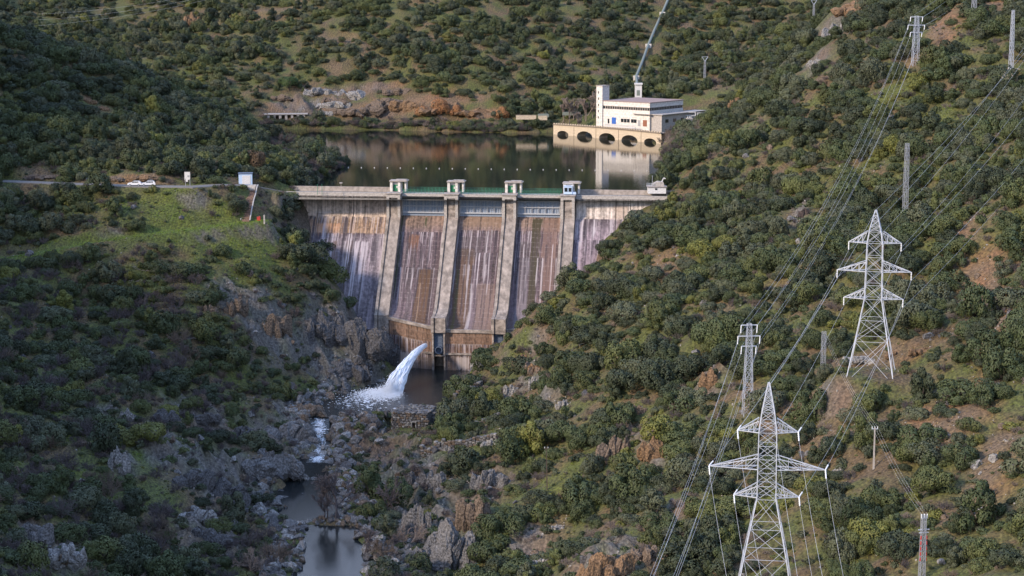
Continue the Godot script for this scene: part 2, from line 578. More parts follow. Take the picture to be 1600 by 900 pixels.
func patch(which: String, px: float, py: float, rx: float, ry: float, strength := 1.0):
	# an ellipse on the ground: its centre and the ends of its two axes come from sight lines
	var c := ground(px, py)
	var e := ground(px + rx, py)
	var f := ground(px, py - ry)
	var k := -c.z / F
	var ax := Vector2(rx * k, 0)
	var ay := Vector2(f.x - c.x, c.z - f.z)
	if ay.length() > ry * k * 9.0: ay = ay.normalized() * ry * k * 9.0
	if ay.length() < ry * k: ay = Vector2(0, ry * k)
	patch_world(which, Vector2(c.x, -c.z), ax, ay, strength)

func patch_world(which: String, c: Vector2, ax: Vector2, ay: Vector2, strength := 1.0):
	var arr: PackedFloat32Array = get(which)
	var ext := Vector2(abs(ax.x) + abs(ay.x), abs(ax.y) + abs(ay.y)) * 1.3
	var det := ax.x * ay.y - ax.y * ay.x
	if abs(det) < 0.01: return
	for j in range(max(0, int((c.y - ext.y - MZ0) / MS)), min(MNZ, int((c.y + ext.y - MZ0) / MS) + 2)):
		for i in range(max(0, int((c.x - ext.x - MX0) / MS)), min(MNX, int((c.x + ext.x - MX0) / MS) + 2)):
			var x := MX0 + i * MS
			var z := MZ0 + j * MS
			var q := Vector2(x, z) - c
			var s := (q.x * ay.y - q.y * ay.x) / det
			var t := (ax.x * q.y - ax.y * q.x) / det
			var r: float = sqrt(s * s + t * t) + n2.get_noise_2d(x * 1.3, z * 1.3) * 0.35
			var v: float = (1.0 - smoothstep(0.72, 1.12, r)) * strength
			if v > arr[j * MNX + i]: arr[j * MNX + i] = v
	set(which, arr)

func build_masks():
	for w in ["m_grass", "m_earth", "m_clear", "m_bare"]:
		var a := PackedFloat32Array()
		a.resize(MNX * MNZ)
		set(w, a)
	var rk := PackedFloat32Array()
	rk.resize(MNX * MNZ)
	m_rock = rk
	# gorge sides and rock faces
	for a in [[350, 735, 90, 45], [430, 690, 60, 40], [455, 640, 40, 25], [560, 560, 50, 40], [500, 570, 60, 45], [420, 500, 50, 50], [360, 470, 35, 30], [520, 500, 40, 35],
		[690, 800, 70, 60], [640, 840, 40, 60], [760, 770, 50, 30], [640, 740, 60, 30], [980, 690, 40, 30], [1030, 690, 30, 30], [820, 860, 40, 40],
		[950, 870, 60, 30], [860, 620, 30, 20], [830, 590, 25, 25], [1110, 590, 30, 20], [1040, 800, 30, 15],
		[190, 720, 25, 20], [170, 640, 25, 10], [330, 830, 60, 30], [60, 830, 30, 25], [90, 870, 40, 25], [250, 690, 40, 25], [310, 640, 50, 20],
		[1300, 45, 20, 22], [1275, 95, 16, 14], [1350, 10, 50, 14], [560, 145, 55, 14], [470, 160, 50, 12], [600, 170, 30, 10], [840, 540, 16, 30], [1250, 330, 12, 12], [540, 640, 60, 20], [610, 705, 45, 22], [565, 670, 40, 22], [505, 690, 60, 25], [460, 800, 60, 20]]:
		patch("m_rock", a[0], a[1], a[2], a[3])
	for a in [[270, 325, 130, 32, .9], [340, 385, 120, 30, 1], [90, 640, 30, 12, .8], [300, 700, 40, 14, .7], [150, 560, 20, 10, .7], [170, 375, 160, 8, 1], [60, 400, 60, 8, .9], [400, 350, 40, 14, 1], [330, 420, 80, 20, .7], [110, 730, 28, 18, 1], [205, 600, 14, 10, 1], [385, 570, 14, 14, .8],
		[225, 720, 30, 20, .8], [715, 660, 16, 20, 1], [880, 750, 60, 22, .8], [930, 780, 40, 10, .8], [730, 700, 70, 6, .9], [300, 610, 30, 10, .5], [1420, 615, 60, 10, .5],
		[1290, 300, 30, 20, .4], [1400, 140, 45, 14, .6], [1480, 175, 50, 14, .5], [1250, 250, 20, 16, .6], [1340, 430, 40, 30, .4], [1330, 490, 40, 20, .5], [640, 20, 60, 12, .5], [730, 30, 40, 20, .5], [320, 80, 30, 10, .6], [295, 120, 20, 10, .5],
		[1180, 330, 40, 20, .3], [1290, 560, 30, 10, .5], [120, 680, 30, 12, .6], [200, 780, 40, 12, .5], [1200, 800, 90, 40, .3], [1350, 800, 80, 30, .3]]:
		patch("m_grass", a[0], a[1], a[2], a[3], a[4])
	for a in [[1530, 440, 45, 60, .9], [1560, 500, 50, 50, .9], [1500, 360, 25, 30, .8], [1440, 540, 80, 22, .7], [1480, 650, 90, 30, .8], [1560, 720, 45, 60, .7], [1240, 640, 60, 20, .7], [1280, 690, 60, 30, .5],
		[1050, 400, 45, 16, .7], [1120, 480, 30, 16, .6], [1170, 610, 20, 20, .6], [1480, 40, 30, 26, .9], [1430, 90, 25, 18, .7], [1560, 5, 40, 8, .9], [140, 155, 18, 6, 1], [165, 170, 12, 5, 1], [215, 280, 60, 8, .8], [60, 280, 50, 6, .6],
		[640, 165, 130, 12, 1], [470, 168, 70, 12, 1], [780, 176, 80, 8, .9], [560, 150, 90, 14, .9], [700, 60, 60, 10, .5], [520, 60, 50, 10, .5], [900, 40, 60, 12, .4], [420, 20, 60, 8, .5], [1080, 45, 30, 14, .5], [1010, 80, 16, 14, .5], [550, 110, 60, 14, .4], [860, 90, 50, 12, .3], [840, 830, 50, 50, .5], [1150, 160, 30, 20, .4], [1230, 440, 26, 16, .4], [1260, 380, 20, 16, .5]]:
		patch("m_earth", a[0], a[1], a[2], a[3], a[4])
	# open ground, with few or no trees
	for a in [[790, 565, 45, 36, .85], [765, 595, 30, 20, .9], [290, 330, 130, 36, .93], [340, 400, 100, 45, .9], [200, 290, 220, 8, 1], [170, 382, 200, 9, .95], [400, 320, 30, 40, .85], [370, 450, 60, 30, .6], [430, 680, 80, 60, .9], [350, 740, 80, 40, .8], [560, 560, 55, 55, .85], [500, 620, 70, 30, .9], [240, 690, 60, 40, .6], [110, 730, 50, 25, .8],
		[520, 690, 60, 40, 1], [490, 800, 90, 110, 1], [650, 630, 40, 50, 1], [570, 690, 80, 55, 1], [640, 690, 50, 22, 1], [880, 745, 80, 26, .85], [730, 700, 70, 12, .9], [830, 850, 40, 40, .8], [940, 870, 60, 30, .9], [680, 820, 70, 60, .6],
		[1530, 440, 50, 70, .9], [1480, 645, 90, 34, .85], [1560, 720, 40, 50, .8], [1440, 540, 80, 24, .7], [1240, 650, 70, 26, .8], [1270, 690, 60, 30, .6], [1200, 800, 60, 60, .4], [1360, 560, 45, 30, 1], [1195, 900, 50, 40, 1], [1300, 780, 60, 40, .45], [1330, 830, 60, 40, .4],
		[1480, 45, 30, 30, .9], [1430, 90, 25, 18, .7], [1300, 45, 22, 22, .9], [1275, 95, 16, 14, .9], [1340, 430, 40, 30, .5], [1290, 300, 30, 20, .4], [1400, 140, 45, 14, .6], [1170, 620, 20, 20, .6], [1050, 400, 45, 16, .7], [1120, 480, 30, 16, .5],
		[560, 148, 80, 16, .9], [470, 163, 60, 12, .9], [660, 168, 130, 10, .85], [700, 60, 60, 10, .7], [520, 60, 50, 10, .6], [900, 40, 60, 12, .6], [420, 20, 60, 8, .6], [780, 20, 50, 14, .6], [660, 200, 150, 2, 1], [920, 190, 70, 8, 1], [1040, 190, 60, 10, 1], [640, 15, 60, 14, .6], [320, 80, 30, 10, .7], [295, 120, 20, 10, .5], [200, 185, 30, 6, .8], [140, 160, 20, 8, .9], [1080, 45, 30, 14, .6], [180, 20, 60, 8, .5]]:
		patch("m_clear", a[0], a[1], a[2], a[3], a[4])
	# thickets of leafless grey scrub
	for a in [[60, 480, 90, 50, .6], [250, 470, 90, 40, .8], [300, 570, 70, 60, .8], [330, 640, 60, 40, .7], [60, 720, 80, 60, .6], [250, 830, 100, 60, .8], [390, 860, 60, 40, 1], [480, 260, 60, 20, .9], [450, 240, 40, 16, .6], [430, 420, 50, 50, .5], [560, 590, 50, 30, .9], [1060, 220, 40, 40, .8], [1090, 200, 30, 30, .6], [660, 192, 170, 10, .95], [630, 880, 60, 40, .8], [600, 720, 60, 30, .8], [1430, 450, 40, 20, .7], [1130, 130, 40, 50, .3], [520, 700, 60, 20, .4]]:
		patch("m_bare", a[0], a[1], a[2], a[3], a[4])

func steps(spans: Array) -> PackedFloat32Array:
	var out := PackedFloat32Array()
	for s in spans:
		var v: float = s[0]
		while v < s[1] - s[2] * 0.5:
			out.append(v)
			v += s[2]
	out.append(spans[-1][1])
	return out

func ground_color(x: float, d: float, y: float, slope: float) -> Color:
	var a := n3.get_noise_2d(x + 400.0, d)
	var b := n2.get_noise_2d(x * 0.6 + 900.0, d * 0.6)
	var e := n2.get_noise_2d(x * 2.0 + 300.0, d * 2.0)
	var left := 1.0 if x < river_mid(d) and d < 760.0 else 0.0
	var c := Color(0.135, 0.118, 0.050)
	c = c.lerp(Color(0.175, 0.115, 0.062), clamp(0.35 + b * 1.1 + a * 0.6, 0.0, 0.8))
	c = c.lerp(Color(0.112, 0.138, 0.028), clamp(0.42 - b * 1.3 + e * 0.5, 0.0, 0.8))
	var g := mask(m_grass, x, d)
	if g > 0.0:
		c = c.lerp(Color(0.090, 0.145, 0.018).lerp(Color(0.150, 0.170, 0.030), clamp(0.4 + e * 1.2, 0.0, 1.0)), clamp(g * (0.85 + e * 0.5), 0.0, 1.0))
	if left > 0.5 and d > 540.0 and d < 590.0:
		var pd := line_near(path_line, x, d).x
		c = c.lerp(Color(0.130, 0.190, 0.026), (1.0 - smoothstep(1.0, 2.4, pd + e)) * 0.9)
	var er := mask(m_earth, x, d)
	if er > 0.0:
		c = c.lerp(Color(0.29, 0.155, 0.080).lerp(Color(0.24, 0.17, 0.11), clamp(0.5 + b * 1.4, 0.0, 1.0)), clamp(er * (0.9 + e * 0.6), 0.0, 1.0))
	var r := mask(m_rock, x, d)
	var rk: float = clamp(r * (0.75 + e * 0.9), 0.0, 1.0)
	rk = max(rk, smoothstep(0.95, 1.5, slope + b * 0.3) * 0.8)
	c = c.lerp(Color(0.19, 0.178, 0.168).lerp(Color(0.21, 0.135, 0.085), clamp(0.25 + a * 1.2 + b, 0.0, 0.8) if left < 0.5 else clamp(a * 0.8, 0.0, 0.4)), rk)
	return c

func river_mid(d: float) -> float:
	if d < 578.0:
		return river_at(d)[0]
	return -24.0 if d < 610.0 else -30.0

func build_terrain():
	var xs := steps([[-1500, -700, 200], [-700, -300, 50], [-300, -170, 5], [-170, 140, 1.5], [140, 300, 4], [300, 700, 50], [700, 1500, 200]])
	var zs := steps([[-400, 160, 40], [160, 270, 8], [270, 640, 1.5], [640, 1010, 3.0], [1010, 1130, 10], [1130, 2500, 60]])
	var nx := xs.size()
	var nz := zs.size()
	var vs := PackedVector3Array()
	vs.resize(nx * nz)
	for j in nz:
		for i in nx:
			vs[j * nx + i] = Vector3(xs[i], height(xs[i], zs[j]), -zs[j])
	var ns := PackedVector3Array()
	ns.resize(nx * nz)
	var cs := PackedColorArray()
	cs.resize(nx * nz)
	for j in nz:
		for i in nx:
			var l := vs[j * nx + max(i - 1, 0)]
			var r := vs[j * nx + min(i + 1, nx - 1)]
			var u := vs[max(j - 1, 0) * nx + i]
			var v := vs[min(j + 1, nz - 1) * nx + i]
			var n := (r - l).cross(v - u).normalized()
			if n.y < 0.0: n = -n
			ns[j * nx + i] = n
			cs[j * nx + i] = ground_color(xs[i], zs[j], vs[j * nx + i].y, sqrt(max(0.0, 1.0 - n.y * n.y)) / max(n.y, 0.05))
	var ix := PackedInt32Array()
	ix.resize((nx - 1) * (nz - 1) * 6)
	var o := 0
	for j in nz - 1:
		for i in nx - 1:
			var a := j * nx + i
			ix[o] = a; ix[o + 1] = a + nx; ix[o + 2] = a + 1
			ix[o + 3] = a + 1; ix[o + 4] = a + nx; ix[o + 5] = a + nx + 1
			o += 6
	var arr := []
	arr.resize(Mesh.ARRAY_MAX)
	arr[Mesh.ARRAY_VERTEX] = vs
	arr[Mesh.ARRAY_NORMAL] = ns
	arr[Mesh.ARRAY_COLOR] = cs
	arr[Mesh.ARRAY_INDEX] = ix
	var me := ArrayMesh.new()
	me.add_surface_from_arrays(Mesh.PRIMITIVE_TRIANGLES, arr)
	tag(part("terrain", me, M.soil, self), "steep gorge sides and hills of grass, earth and rock", "terrain", "", "structure")

func sheet(called: String, outline: Array, y: float, m: Material, label: String, category := "water"):
	var st := mb()
	var p := PackedVector2Array()
	for q in outline: p.append(Vector2(q[0], q[1]))
	var idx := Geometry2D.triangulate_polygon(p)
	for k in range(0, idx.size(), 3):
		var a := p[idx[k]]
		var b := p[idx[k + 1]]
		var c := p[idx[k + 2]]
		if (b - a).cross(c - a) < 0.0:
			var t := b
			b = c
			c = t
		for q in [a, c, b]:
			st.add_vertex(Vector3(q.x, y, -q.y))
	st.generate_normals()
	return tag(part(called, st.commit(), m, self), label, category, "", "structure")

func build_water():
	sheet("reservoir", [[-140, 602], [75, 590], [75, 885], [-140, 885]], LAKE_Y, M.lake, "calm dark reservoir behind the dam mirroring the hills")
	sheet("plunge_pool", [[-62, 508], [8, 508], [8, 590], [-62, 590]], POOL_Y, M.pool, "dark rippled pool at the foot of the dam", "pool")
	sheet("river", [[-70, 150], [-24, 150], [-24, 400], [-30, 425], [-38, 450], [-42, 478], [-62, 478], [-62, 440], [-56, 400]], RIVER_Y, M.river, "narrow river running out of the gorge over stones", "river")
# ---------------------------------------------------------------- the dam
const PIERS := [-27.45, -9.15, 9.15, 27.45]

func stain_tex(seed_: int, w: int, h: int, base: Array, bands: Array, marks: Array, px_m := 6.0) -> ImageTexture:
	# water-stained concrete: lift joints, runs of lime, rust and algae. base: [v, colour] down the face; bands: v where runs start; marks: [u0, u1, v0, v1, colour, strength]
	var n := FastNoiseLite.new()
	n.seed = seed_
	n.frequency = 1.0
	n.noise_type = FastNoiseLite.TYPE_SIMPLEX_SMOOTH
	n.fractal_octaves = 3
	var data := PackedByteArray()
	data.resize(w * h * 3)
	var lift: float = 1.9 * px_m
	for y in h:
		var v := float(y) / h
		var k := 0
		while k < base.size() - 2 and base[k + 1][0] < v: k += 1
		var bt: float = clamp((v - base[k][0]) / (base[k + 1][0] - base[k][0]), 0.0, 1.0)
		var b0: Color = base[k][1]
		var b1: Color = base[k + 1][1]
		var start := 0.0
		for q in bands:
			if q < v: start = q
		var run: float = (v - start)
		for x in w:
			var u := float(x) / w
			var wob: float = n.get_noise_2d(x * 0.05, y * 0.05) * 0.06
			var c: Color = b0.lerp(b1, clamp(bt + wob * 6.0, 0.0, 1.0))
			# runs: noise stretched down the face, new below every band
			var s1: float = n.get_noise_3d(x * 0.10, y * 0.004, start * 50.0)
			var s2: float = n.get_noise_3d(x * 0.24, y * 0.005, start * 50.0 + 9.0)
			var s3: float = n.get_noise_3d(x * 0.09, y * 0.008, start * 30.0 + 40.0)
			var gr: float = n.get_noise_2d(x * 0.8 + 70.0, y * 0.8)
			var blot: float = n.get_noise_2d(x * 0.12 + 500.0, y * 0.10)
			c = c * max(0.25, 1.0 + 0.7 * s1 + 0.6 * s2 + 0.35 * gr + 0.5 * blot)
			var len1: float = 0.06 + 0.40 * clamp(0.5 + 0.9 * s3, 0.0, 1.0)
			if start > 0.0:
				c = c.lerp(Color(0.036, 0.026, 0.036), clamp((s1 + 0.04) * 6.0, 0.0, 0.95) * clamp(1.0 - run / len1, 0.0, 1.0))
				c = c.lerp(Color(0.38, 0.34, 0.36), clamp((s2 - 0.14) * 5.0, 0.0, 0.7) * clamp(1.1 - run / (len1 * 1.4), 0.0, 1.0))
			for m in marks:
				if u > m[0] - 0.08 and u < m[1] + 0.08 and v > m[2] - 0.03 and v < m[3] + 0.1:
					var sw: float = min(0.02, (m[1] - m[0]) * 0.35)
					var e: float = n.get_noise_2d(x * 0.11 + 20.0, y * 0.015 + m[0] * 90.0) * min(0.05, (m[1] - m[0]) * 0.6)
					var ed: float = n.get_noise_2d(x * 0.4, 7.0 + m[2] * 40.0) * 0.06
					var a: float = smoothstep(m[0] - sw, m[0] + sw, u + e) * (1.0 - smoothstep(m[1] - sw, m[1] + sw, u + e)) * smoothstep(m[2] - 0.004, m[2] + 0.008, v + ed * 0.2) * (1.0 - smoothstep(m[3] - 0.02, m[3] + 0.03, v + ed))
					a *= m[5] * clamp(0.95 + s2 * 1.1 + s1 * 0.8, 0.0, 1.0)
					c = c.lerp(m[4], a)
			var lj := fposmod(y + wob * 14.0, lift)
			if lj < 1.0:
				c = c.lerp(Color(0.5, 0.46, 0.43) if gr + blot > 0.0 else Color(0.09, 0.08, 0.075), 0.22 if abs(gr + blot) > 0.12 else 0.06)
			c = c.clamp().linear_to_srgb()
			var o := (y * w + x) * 3
			data[o] = int(c.r * 255.0); data[o + 1] = int(c.g * 255.0); data[o + 2] = int(c.b * 255.0)
	return ImageTexture.create_from_image(Image.create_from_data(w, h, false, Image.FORMAT_RGB8, data))

func runs(seed_: int, n: int, starts: Array, dark: Color, pale: Color) -> Array:     # single leaks: narrow runs that start at a joint
	var r := RandomNumberGenerator.new()
	r.seed = seed_
	var out := []
	for k in n:
		var u := r.randf()
		var w := r.randf_range(0.008, 0.035)
		var v: float = starts[r.randi() % starts.size()]
		out.append([u, u + w, v, v + r.randf_range(0.08, 0.5), dark if r.randf() < 0.68 else pale, r.randf_range(0.6, 0.95)])
	return out

func face_mat(t: ImageTexture) -> StandardMaterial3D:
	var m := mat(Color.WHITE, 0.8)
	m.albedo_texture = t
	m.texture_repeat = false
	return m

func face_at(p: Vector2, pb: Vector2, bend: float, x: float, k: float) -> Vector3:
	if p.x > bend: p = pb + (p - pb) * k
	return Vector3(x, p.y, p.x)

func face(st: SurfaceTool, prof: Array, x0: float, x1: float, k0 := 1.0, k1 := 1.0, bend := 1e9, u0 := 0.0, u1 := 1.0):
	# a sheet swept along x from a profile of (z, y); past `bend` the ends of the sheet are shortened by k
	var ln := [0.0]
	for i in range(1, prof.size()): ln.append(ln[-1] + (prof[i] - prof[i - 1]).length())
	var pb: Vector2 = prof[0]
	for p in prof:
		if p.x <= bend: pb = p
	var cols := 6
	for i in prof.size() - 1:
		for c in cols:
			var a := float(c) / cols
			var b := float(c + 1) / cols
			var xa: float = lerp(x0, x1, a)
			var xb: float = lerp(x0, x1, b)
			var ka: float = lerp(k0, k1, a)
			var kb: float = lerp(k0, k1, b)
			var va: float = ln[i] / ln[-1]
			var vb: float = ln[i + 1] / ln[-1]
			quad_uv(st, [face_at(prof[i + 1], pb, bend, xa, ka), face_at(prof[i + 1], pb, bend, xb, kb), face_at(prof[i], pb, bend, xb, kb), face_at(prof[i], pb, bend, xa, ka)],
				[Vector2(lerp(u0, u1, a), vb), Vector2(lerp(u0, u1, b), vb), Vector2(lerp(u0, u1, b), va), Vector2(lerp(u0, u1, a), va)])

func side_prism(x0: float, x1: float, outline: Array) -> SurfaceTool:     # outline of (z, y) pairs, pushed along x
	var st := mb()
	var p := PackedVector2Array()
	for q in outline: p.append(Vector2(q[0], q[1]))
	if not Geometry2D.is_polygon_clockwise(p) == false: p.reverse()
	# local (z, y) -> x axis of the prism is -z so that the frame stays right-handed
	var q2 := PackedVector2Array()
	for v in p: q2.append(Vector2(-v.x, v.y))
	q2.reverse()
	prism(st, q2, x0, x1, Transform3D(Basis(Vector3(0, 0, -1), Vector3(0, 1, 0), Vector3(1, 0, 0)), Vector3.ZERO))
	return st

func build_dam():
	var dam := thing("gravity_dam", "stained concrete gravity dam with three steel gates and long sloping chutes", "dam", Vector3(-9.6, 0, -600), deg_to_rad(-6.5))
	var tan_ := Color(0.29, 0.195, 0.125)
	var pinkish := Color(0.175, 0.122, 0.098)
	var mauve := Color(0.125, 0.090, 0.10)
	var mauve_d := Color(0.088, 0.060, 0.064)
	var pale := Color(0.37, 0.32, 0.285)
	var brown := Color(0.085, 0.043, 0.014)
	var dark := Color(0.045, 0.038, 0.036)
	var moss := Color(0.035, 0.042, 0.016)
	var rusty := Color(0.16, 0.07, 0.03)
	var white := Color(0.45, 0.42, 0.43)
	# ---- wing walls, cast in blocks with open joints
	var lw := stain_tex(101, 220, 300, [[0.0, pale], [0.12, Color(0.50, 0.42, 0.36)], [0.19, tan_], [0.27, tan_], [0.29, Color(0.21, 0.175, 0.195)], [1.0, Color(0.13, 0.11, 0.122)]], [0.145, 0.275], [[0.30, 0.55, 0.20, 0.27, Color(0.43, 0.24, 0.14), 0.7], [0.02, 0.3, 0.165, 0.27, Color(0.40, 0.25, 0.17), 0.6], [0.63, 0.7, 0.34, 0.6, brown, 0.8], [0.5, 0.55, 0.34, 0.8, brown, 0.6], [0.6, 0.66, 0.36, 0.9, dark, 0.8], [0.3, 0.45, 0.10, 0.14, white, 0.6]] + runs(150, 44, [0.275, 0.275, 0.34, 0.145], Color(0.035, 0.028, 0.038), Color(0.46, 0.42, 0.45)))
	var rw := stain_tex(103, 220, 300, [[0.0, Color(0.46, 0.41, 0.37)], [0.10, Color(0.50, 0.45, 0.42)], [0.135, pale], [0.15, Color(0.28, 0.235, 0.255)], [0.3, Color(0.26, 0.205, 0.235)], [1.0, Color(0.17, 0.135, 0.155)]], [0.138, 0.30], [[0.40, 0.44, 0.14, 0.5, brown, 0.6], [0.54, 0.57, 0.16, 0.6, brown, 0.6], [0.36, 0.5, 0.03, 0.12, Color(0.40, 0.29, 0.22), 0.5]] + runs(151, 44, [0.138, 0.30, 0.138], Color(0.035, 0.028, 0.038), Color(0.46, 0.42, 0.45)))
	var wing_prof := [Vector2(0, -1.2), Vector2(0.15, -4.0), Vector2(0.3, -6.8), Vector2(0.75, -6.95), Vector2(3.0, -9.6), Vector2(6.4, -13.7), Vector2(6.75, -13.8), Vector2(15, -24.0), Vector2(27, -39.0)]
	for w in [[lw, -62.5, -29.65, [-62.5, -52.3, -40.8, -29.65]], [rw, 29.65, 62.5, [29.65, 42.3, 46.9, 53.5, 62.5]]]:
		var m := face_mat(w[0])
		for k in w[3].size() - 1:
			var a: float = w[3][k] + 0.12
			var b: float = w[3][k + 1] - 0.12
			var st := mb()
			face(st, wing_prof, a, b, 1, 1, 1e9, (a - w[1]) / (w[2] - w[1]), (b - w[1]) / (w[2] - w[1]))
			# sides and top of the block
			var uv := Vector2((a - w[1]) / (w[2] - w[1]), 0.02)
			for i in wing_prof.size() - 1:
				var p: Vector2 = wing_prof[i]
				var q: Vector2 = wing_prof[i + 1]
				quad_uv(st, [Vector3(a, p.y, -5.6), Vector3(a, q.y, -5.6), Vector3(a, q.y, q.x), Vector3(a, p.y, p.x)], [uv, uv, uv, uv])
				quad_uv(st, [Vector3(b, p.y, p.x), Vector3(b, q.y, q.x), Vector3(b, q.y, -5.6), Vector3(b, p.y, -5.6)], [uv, uv, uv, uv])
			quad_uv(st, [Vector3(a, -1.2, 0), Vector3(b, -1.2, 0), Vector3(b, -1.2, -5.6), Vector3(a, -1.2, -5.6)], [uv, uv, uv, uv])
			part("wall_block", done(st), m, dam)
		var back := side_prism(w[1], w[2], [[-6.2, -1.3], [-0.6, -1.3], [-0.6, -7], [26, -39.5], [-6.2, -39.5]])
		part("wall_core", done(back), M.pier, dam)
		# cornice, roadway and upstream parapet
		var st2 := mb()
		bx(st2, Vector3((w[1] + w[2]) / 2, -0.62, 0.02), Vector3(w[2] - w[1], 1.14, 0.7))
		part("parapet", done(st2), M.concrete_pale, dam)
		st2 = mb()
		bx(st2, Vector3((w[1] + w[2]) / 2, 0.30, -5.9), Vector3(w[2] - w[1], 1.6, 0.35))
		part("parapet", done(st2), M.concrete, dam)
		st2 = mb()
		bx(st2, Vector3((w[1] + w[2]) / 2, -0.72, -3.05), Vector3(w[2] - w[1], 0.5, 5.3))
		part("roadway", done(st2), M.asphalt, dam)
	# ---- chutes
	var prof := [Vector2(-3.2, -6.3), Vector2(-1.6, -6.0), Vector2(0, -6.4), Vector2(1.5, -7.6), Vector2(3, -9.3), Vector2(12.2, -20.8), Vector2(21.4, -32.3), Vector2(23.2, -34.2), Vector2(25.2, -35.9), Vector2(27.6, -37.2), Vector2(30.3, -38.1)]
	var tops := [[0.0, pinkish], [0.16, Color(0.165, 0.115, 0.09)], [0.24, mauve], [0.5, mauve_d], [0.8, mauve], [1.0, Color(0.125, 0.088, 0.078)]]
	var chute_marks := [
		[[0.0, 0.06, 0.0, 0.7, moss, 0.9], [0.52, 0.60, 0.10, 0.17, moss, 0.95], [0.22, 0.46, 0.24, 0.34, rusty, 0.7], [0.50, 0.86, 0.50, 1.1, brown, 0.85], [0.30, 0.42, 0.34, 1.0, dark, 0.45], [0.86, 0.96, 0.5, 1.0, Color(0.09, 0.07, 0.075), 0.6], [0.58, 0.61, 0.6, 1.1, tan_, 0.6], [0.12, 0.2, 0.3, 1.0, Color(0.22, 0.18, 0.195), 0.4]],
		[[0.02, 0.42, 0.34, 1.1, brown, 0.75], [0.05, 0.55, 0.25, 0.40, dark, 0.5], [0.08, 0.14, 0.5, 1.1, Color(0.10, 0.075, 0.02), 0.8], [0.46, 0.56, 0.52, 1.1, Color(0.13, 0.10, 0.11), 0.7], [0.56, 0.95, 0.6, 1.1, Color(0.18, 0.125, 0.098), 0.7], [0.40, 0.46, 0.6, 1.0, white, 0.5], [0.15, 0.95, 0.05, 0.17, Color(0.19, 0.125, 0.08), 0.6]],
		[[0.36, 0.58, 0.10, 0.16, moss, 0.9], [0.36, 0.56, 0.10, 1.1, Color(0.04, 0.032, 0.014), 0.95], [0.12, 0.36, 0.40, 0.9, Color(0.15, 0.135, 0.15), 0.7], [0.12, 0.35, 0.28, 0.38, dark, 0.55], [0.6, 0.96, 0.1, 1.0, Color(0.165, 0.10, 0.075), 0.75], [0.9, 1.0, 0.3, 1.0, Color(0.2, 0.14, 0.13), 0.5]]]
	var seeds := [111, 113, 117]
	for k in 3:
		var t := stain_tex(seeds[k], 112, 320, tops, [[0.22, 0.49], [0.20, 0.37], [0.20, 0.40]][k], chute_marks[k] + runs(140 + k, 26, [[0.22, 0.49, 0.3], [0.20, 0.37, 0.46], [0.20, 0.40, 0.3]][k], Color(0.03, 0.022, 0.028), Color(0.42, 0.38, 0.39)))
		var st := mb()
		face(st, prof, PIERS[k] + 2.2, PIERS[k + 1] - 2.2, [0.52, 1.0, 1.0][k], [0.94, 1.0, 0.72][k], 21.5)
		tag(part("chute", done(st), face_mat(t), dam), ["chute with a broad brown panel low on its right", "chute stained brown along its left half", "chute with one dark green stripe down its middle"][k])
	# mass of the dam under the chutes
	part("core", done(side_prism(-29.6, 29.6, [[-6.2, -6.6], [-0.4, -6.9], [1.2, -8.6], [19.6, -32.0], [23, -36], [24, -54], [-6.2, -54]])), M.pier, dam)
	# ---- lip walls at the foot: left, centre, right
	var lowt := stain_tex(131, 160, 120, [[0.0, Color(0.18, 0.115, 0.08)], [0.45, Color(0.165, 0.095, 0.06)], [0.55, Color(0.165, 0.12, 0.095)], [1.0, Color(0.125, 0.095, 0.08)]], [0.28, 0.52], [[0.15, 0.75, 0.27, 0.30, Color(0.34, 0.29, 0.26), 0.6], [0.39, 0.42, 0.3, 1.0, white, 0.6], [0.22, 0.5, 0.55, 0.8, Color(0.5, 0.44, 0.4), 0.6], [0.05, 0.25, 0.5, 1.0, Color(0.09, 0.065, 0.05), 0.7], [0.7, 1.0, 0.6, 1.0, Color(0.12, 0.09, 0.07), 0.6]], 7.0)
	var low_m := face_mat(lowt)
	var walls := [[Vector2(-25.2, 26.0), Vector2(-11.0, 29.4), -35.4, -37.6], [Vector2(-7.3, 30.1), Vector2(7.3, 30.1), -38.2, -38.2], [Vector2(11.0, 29.9), Vector2(25.2, 27.6), -38.0, -36.6]]
	for k in 3:
		var w = walls[k]
		var a: Vector2 = w[0]
		var b: Vector2 = w[1]
		var st := mb()
		quad_uv(st, [Vector3(a.x, -53, a.y), Vector3(b.x, -53, b.y), Vector3(b.x, w[3], b.y), Vector3(a.x, w[2], a.y)], [Vector2(0, 1), Vector2(1, 1), Vector2(1, 0), Vector2(0, 0)])
		quad_uv(st, [Vector3(b.x, -53, b.y), Vector3(b.x, -53, b.y - 6), Vector3(b.x, w[3], b.y - 6), Vector3(b.x, w[3], b.y)], [Vector2(.9, 1), Vector2(1, 1), Vector2(1, 0), Vector2(.9, 0)])
		quad_uv(st, [Vector3(a.x, -53, a.y - 6), Vector3(a.x, -53, a.y), Vector3(a.x, w[2], a.y), Vector3(a.x, w[2], a.y - 6)], [Vector2(.0, 1), Vector2(.1, 1), Vector2(.1, 0), Vector2(.0, 0)])
		var foot := part("foot_wall", done(st), low_m, dam)
		st = mb()
		bar(st, Vector3(a.x, w[2] - 0.15, a.y), Vector3(b.x, w[3] - 0.15, b.y), 0.95)
		part("lip", done(st), M.pier, foot)
		if k != 2:
			st = mb()
			bar(st, Vector3(a.x if k else -14.0, -45.4, a.y + 0.15 if k else 29.0), Vector3(b.x, -45.4, b.y + 0.15), 0.55)
			part("ledge", done(st), M.pier, foot)
